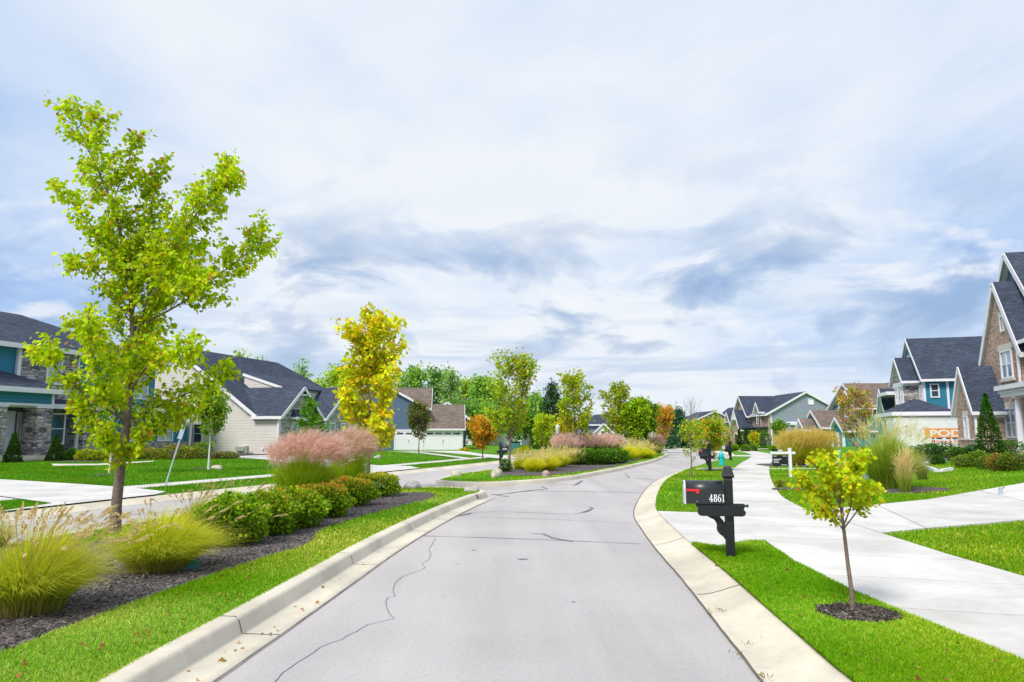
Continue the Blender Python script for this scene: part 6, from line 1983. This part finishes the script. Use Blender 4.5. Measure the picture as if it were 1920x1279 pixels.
# fallen leaves
rng = RS(9)
L = []
for k in range(70):
    y = 1 / rng.uniform(1 / 14.0, 1 / 4.8); x = rng.uniform(-3.3, -2.62) + max(0, y - 9) * .09
    L.append((x, y, .17))
for k in range(26):
    y = 1 / rng.uniform(1 / 12.0, 1 / 4.8); L.append((np.interp(y, [p[1] for p in LG], [p[0] for p in LG]) - rng.uniform(.05, .3), y, .018))
for k in range(34):
    y = 1 / rng.uniform(1 / 9.5, 1 / 4.6); L.append((rng.uniform(2.35, 3.4), y, .17))
L = np.array(L)
d = rng.normal(size=L.shape); d[:, 2] *= .25
fl = leaf_mesh('fallen_leaves', rng, L, d, .042, [((.42, .17, .05), 3), ((.5, .3, .1), 2), ((.3, .1, .04), 2)], None, wid=.4)
tag(fl, kind='stuff')
# bark chips on the mulch
N = 26000
xx = rng.uniform(-7.2, -1.8, N); yy = 1 / rng.uniform(1 / 20.0, 1 / 4.3, N); k = inside(BEDS[0], xx, yy)
x2 = rng.uniform(2.6, 3.45, 4200); y2 = rng.uniform(6.15, 6.95, 4200); k2 = inside(BEDS[1], x2, y2)
xx = np.concatenate([xx[k], x2[k2]]); yy = np.concatenate([yy[k], y2[k2]])
pp = np.stack([xx, yy, rng.uniform(.145, .175, len(xx))], 1)
d = rng.normal(size=pp.shape); d[:, 2] *= .35
ch = leaf_mesh('mulch_chips', rng, pp, d, .05, [((.09, .073, .07), 4), ((.19, .16, .155), 3), ((.36, .31, .30), 1.6)], None, M.leaf, wid=.16)
tag(ch, kind='stuff')
# weeds in the joints of the rolled kerb
rng = RS(15)
pts = []; dirs = []
for (px, py) in ((1330, 1150), (1350, 1146), (1405, 1210), (1440, 1198), (1435, 1270), (1385, 1228)):
    gx, gy = G(px, py, .03)
    for k in range(9):
        pts.append((gx + rng.normal(0, .03), gy + rng.normal(0, .03), .03)); dirs.append((rng.normal(0, .6), rng.normal(0, .6), .8))
wd = leaf_mesh('weeds', rng, np.array(pts), np.array(dirs), .05, [((.32, .2, .07), 3), ((.25, .3, .04), 2)], None, wid=.07)
tag(wd, kind='stuff')

# ------------------------------------------------------------------ sky and light
w = bpy.data.worlds.new('World'); scene.world = w; w.use_nodes = True
nt = w.node_tree; nt.nodes.clear()
class WN(NT):
    def __init__(s, tree): s.t = tree
W = WN(nt)
out = W.n('ShaderNodeOutputWorld')
bg = W.n('ShaderNodeBackground')
SUN_EL, SUN_AZ = math.radians(48), math.radians(215)     # azimuth clockwise from +y
sky = W.n('ShaderNodeTexSky', sky_type='NISHITA')
sky.sun_disc = False; sky.sun_elevation = SUN_EL; sky.sun_rotation = SUN_AZ
sky.air_density = 1.0; sky.dust_density = 1.5
tc = W.n('ShaderNodeTexCoord').outputs['Generated']
sp3 = W.n('ShaderNodeSeparateXYZ'); W.l(tc, sp3.inputs[0])
zc = W.math('MAXIMUM', sp3.outputs[2], 0.0)
zq = W.math('ADD', zc, .10)
cv = W.n('ShaderNodeCombineXYZ')
W.l(W.math('DIVIDE', sp3.outputs[0], zq), cv.inputs[0]); W.l(W.math('DIVIDE', sp3.outputs[1], zq), cv.inputs[1])
def cmap(scale, rot=0, loc=(0, 0, 0)):
    m = W.n('ShaderNodeMapping'); m.inputs['Scale'].default_value = scale; m.inputs['Rotation'].default_value = (0, 0, rot); m.inputs['Location'].default_value = loc
    W.l(cv.outputs[0], m.inputs[0]); return m.outputs[0]
n1 = W.noise(cmap((.62, .50, 1), .7, (3.1, 1.2, 0)), 1.0, 7, .52, .25)
n2 = W.noise(cmap((.34, .26, 1), -.3, (2.9, 6.1, 0)), 1.0, 3, .5, .2)
n3 = W.noise(cmap((1.3, .9, 1), .6, (1.3, 8.1, 0)), 1.8, 6, .58, .3)
dens_ = W.math('ADD', W.math('MULTIPLY', n1, .55), W.math('MULTIPLY', n2, .45))
dens_ = W.math('ADD', dens_, W.math('MULTIPLY', W.math('SUBTRACT', n3, .5), .20))
# bluer to the sides, whiter in the middle
side_ = W.math('MULTIPLY', W.math('SUBTRACT', W.math('ABSOLUTE', W.math('ADD', sp3.outputs[0], -.08)), .24), -.34)
dens_ = W.math('ADD', dens_, W.math('ADD', side_, .03))
sheetc = W.ramp(dens_, [(.34, (.42, .60, .93)), (.43, (.62, .75, .97)), (.50, (.78, .87, 1.0)), (.57, (.91, .95, 1.0)), (.68, (.86, .91, 1.0))])
# ragged grey-blue undersides low in the sky, each with a bright rim above
def dnoise(scale, loc, sc_, det, rough, dist, tilt=-10):
    m = W.n('ShaderNodeMapping'); m.inputs['Rotation'].default_value = (0, math.radians(tilt), 0); m.inputs['Scale'].default_value = scale; m.inputs['Location'].default_value = loc
    W.l(tc, m.inputs[0]); return W.noise(m.outputs[0], sc_, det, rough, dist)
nb3 = dnoise((1.7, 1.7, 24), (2.3, .7, 1.1), 1.6, 8, .55, .3, -6)
lo3 = W.ramp(sp3.outputs[2], [(.0, .5), (.03, 1), (.11, .8), (.20, 0)])
lo = W.ramp(sp3.outputs[2], [(.0, .2), (.04, .7), (.10, 1), (.22, .9), (.30, .25), (.40, .0)])
BO = (3.35, .9, 1.2)
nb1 = dnoise((2.6, 2.6, 5.6), BO, 1.9, 10, .54, .4)
nb2 = dnoise((2.6, 2.6, 5.6), (BO[0], BO[1], BO[2] - .09), 1.9, 10, .54, .4)
bank = W.ramp(nb1, [(.49, 0), (.55, .55), (.63, 1)])
rim = W.ramp(W.math('SUBTRACT', nb2, nb1), [(.015, 0), (.10, 1)])
rimk = W.math('MULTIPLY', W.math('MULTIPLY', lo, rim), .7)
colr = W.mix(rimk, sheetc, (.96, .975, 1.0))
bk = W.math('MULTIPLY', W.math('MULTIPLY', lo, bank), .97)
colr = W.mix(bk, colr, (.30, .455, .73))
bk3 = W.math('MULTIPLY', W.math('MULTIPLY', lo3, W.ramp(nb3, [(.48, 0), (.60, 1)])), .75)
colr = W.mix(bk3, colr, (.42, .57, .82))
hz = W.ramp(sp3.outputs[2], [(0, .6), (.05, .35), (.16, 0)])
colr = W.mix(hz, colr, (.80, .88, .98))
skyc = W.mix(1, sky.outputs[0], (.09, .09, .09), 'MULTIPLY')
fin = W.mix(.95, skyc, colr)
W.l(fin, bg.inputs['Color']); bg.inputs['Strength'].default_value = 1.0
W.l(bg.outputs[0], out.inputs['Surface'])
w.cycles.sampling_method = 'MANUAL'; w.cycles.sample_map_resolution = 512

sun = bpy.data.lights.new('sun', 'SUN'); sun.energy = 3.5; sun.angle = math.radians(18); sun.color = (1.0, .96, .89)
so = bpy.data.objects.new('sun', sun); COL.objects.link(so)
dv = Vector((math.sin(SUN_AZ) * math.cos(SUN_EL), math.cos(SUN_AZ) * math.cos(SUN_EL), math.sin(SUN_EL)))
so.rotation_euler = dv.to_track_quat('Z', 'Y').to_euler()
scene.view_settings.view_transform = 'Standard'; scene.view_settings.look = 'None'; scene.view_settings.exposure = 0
scene.cycles.max_bounces = 6; scene.cycles.diffuse_bounces = 3; scene.cycles.transmission_bounces = 3; scene.cycles.transparent_max_bounces = 4
scene.cycles.use_denoising = True
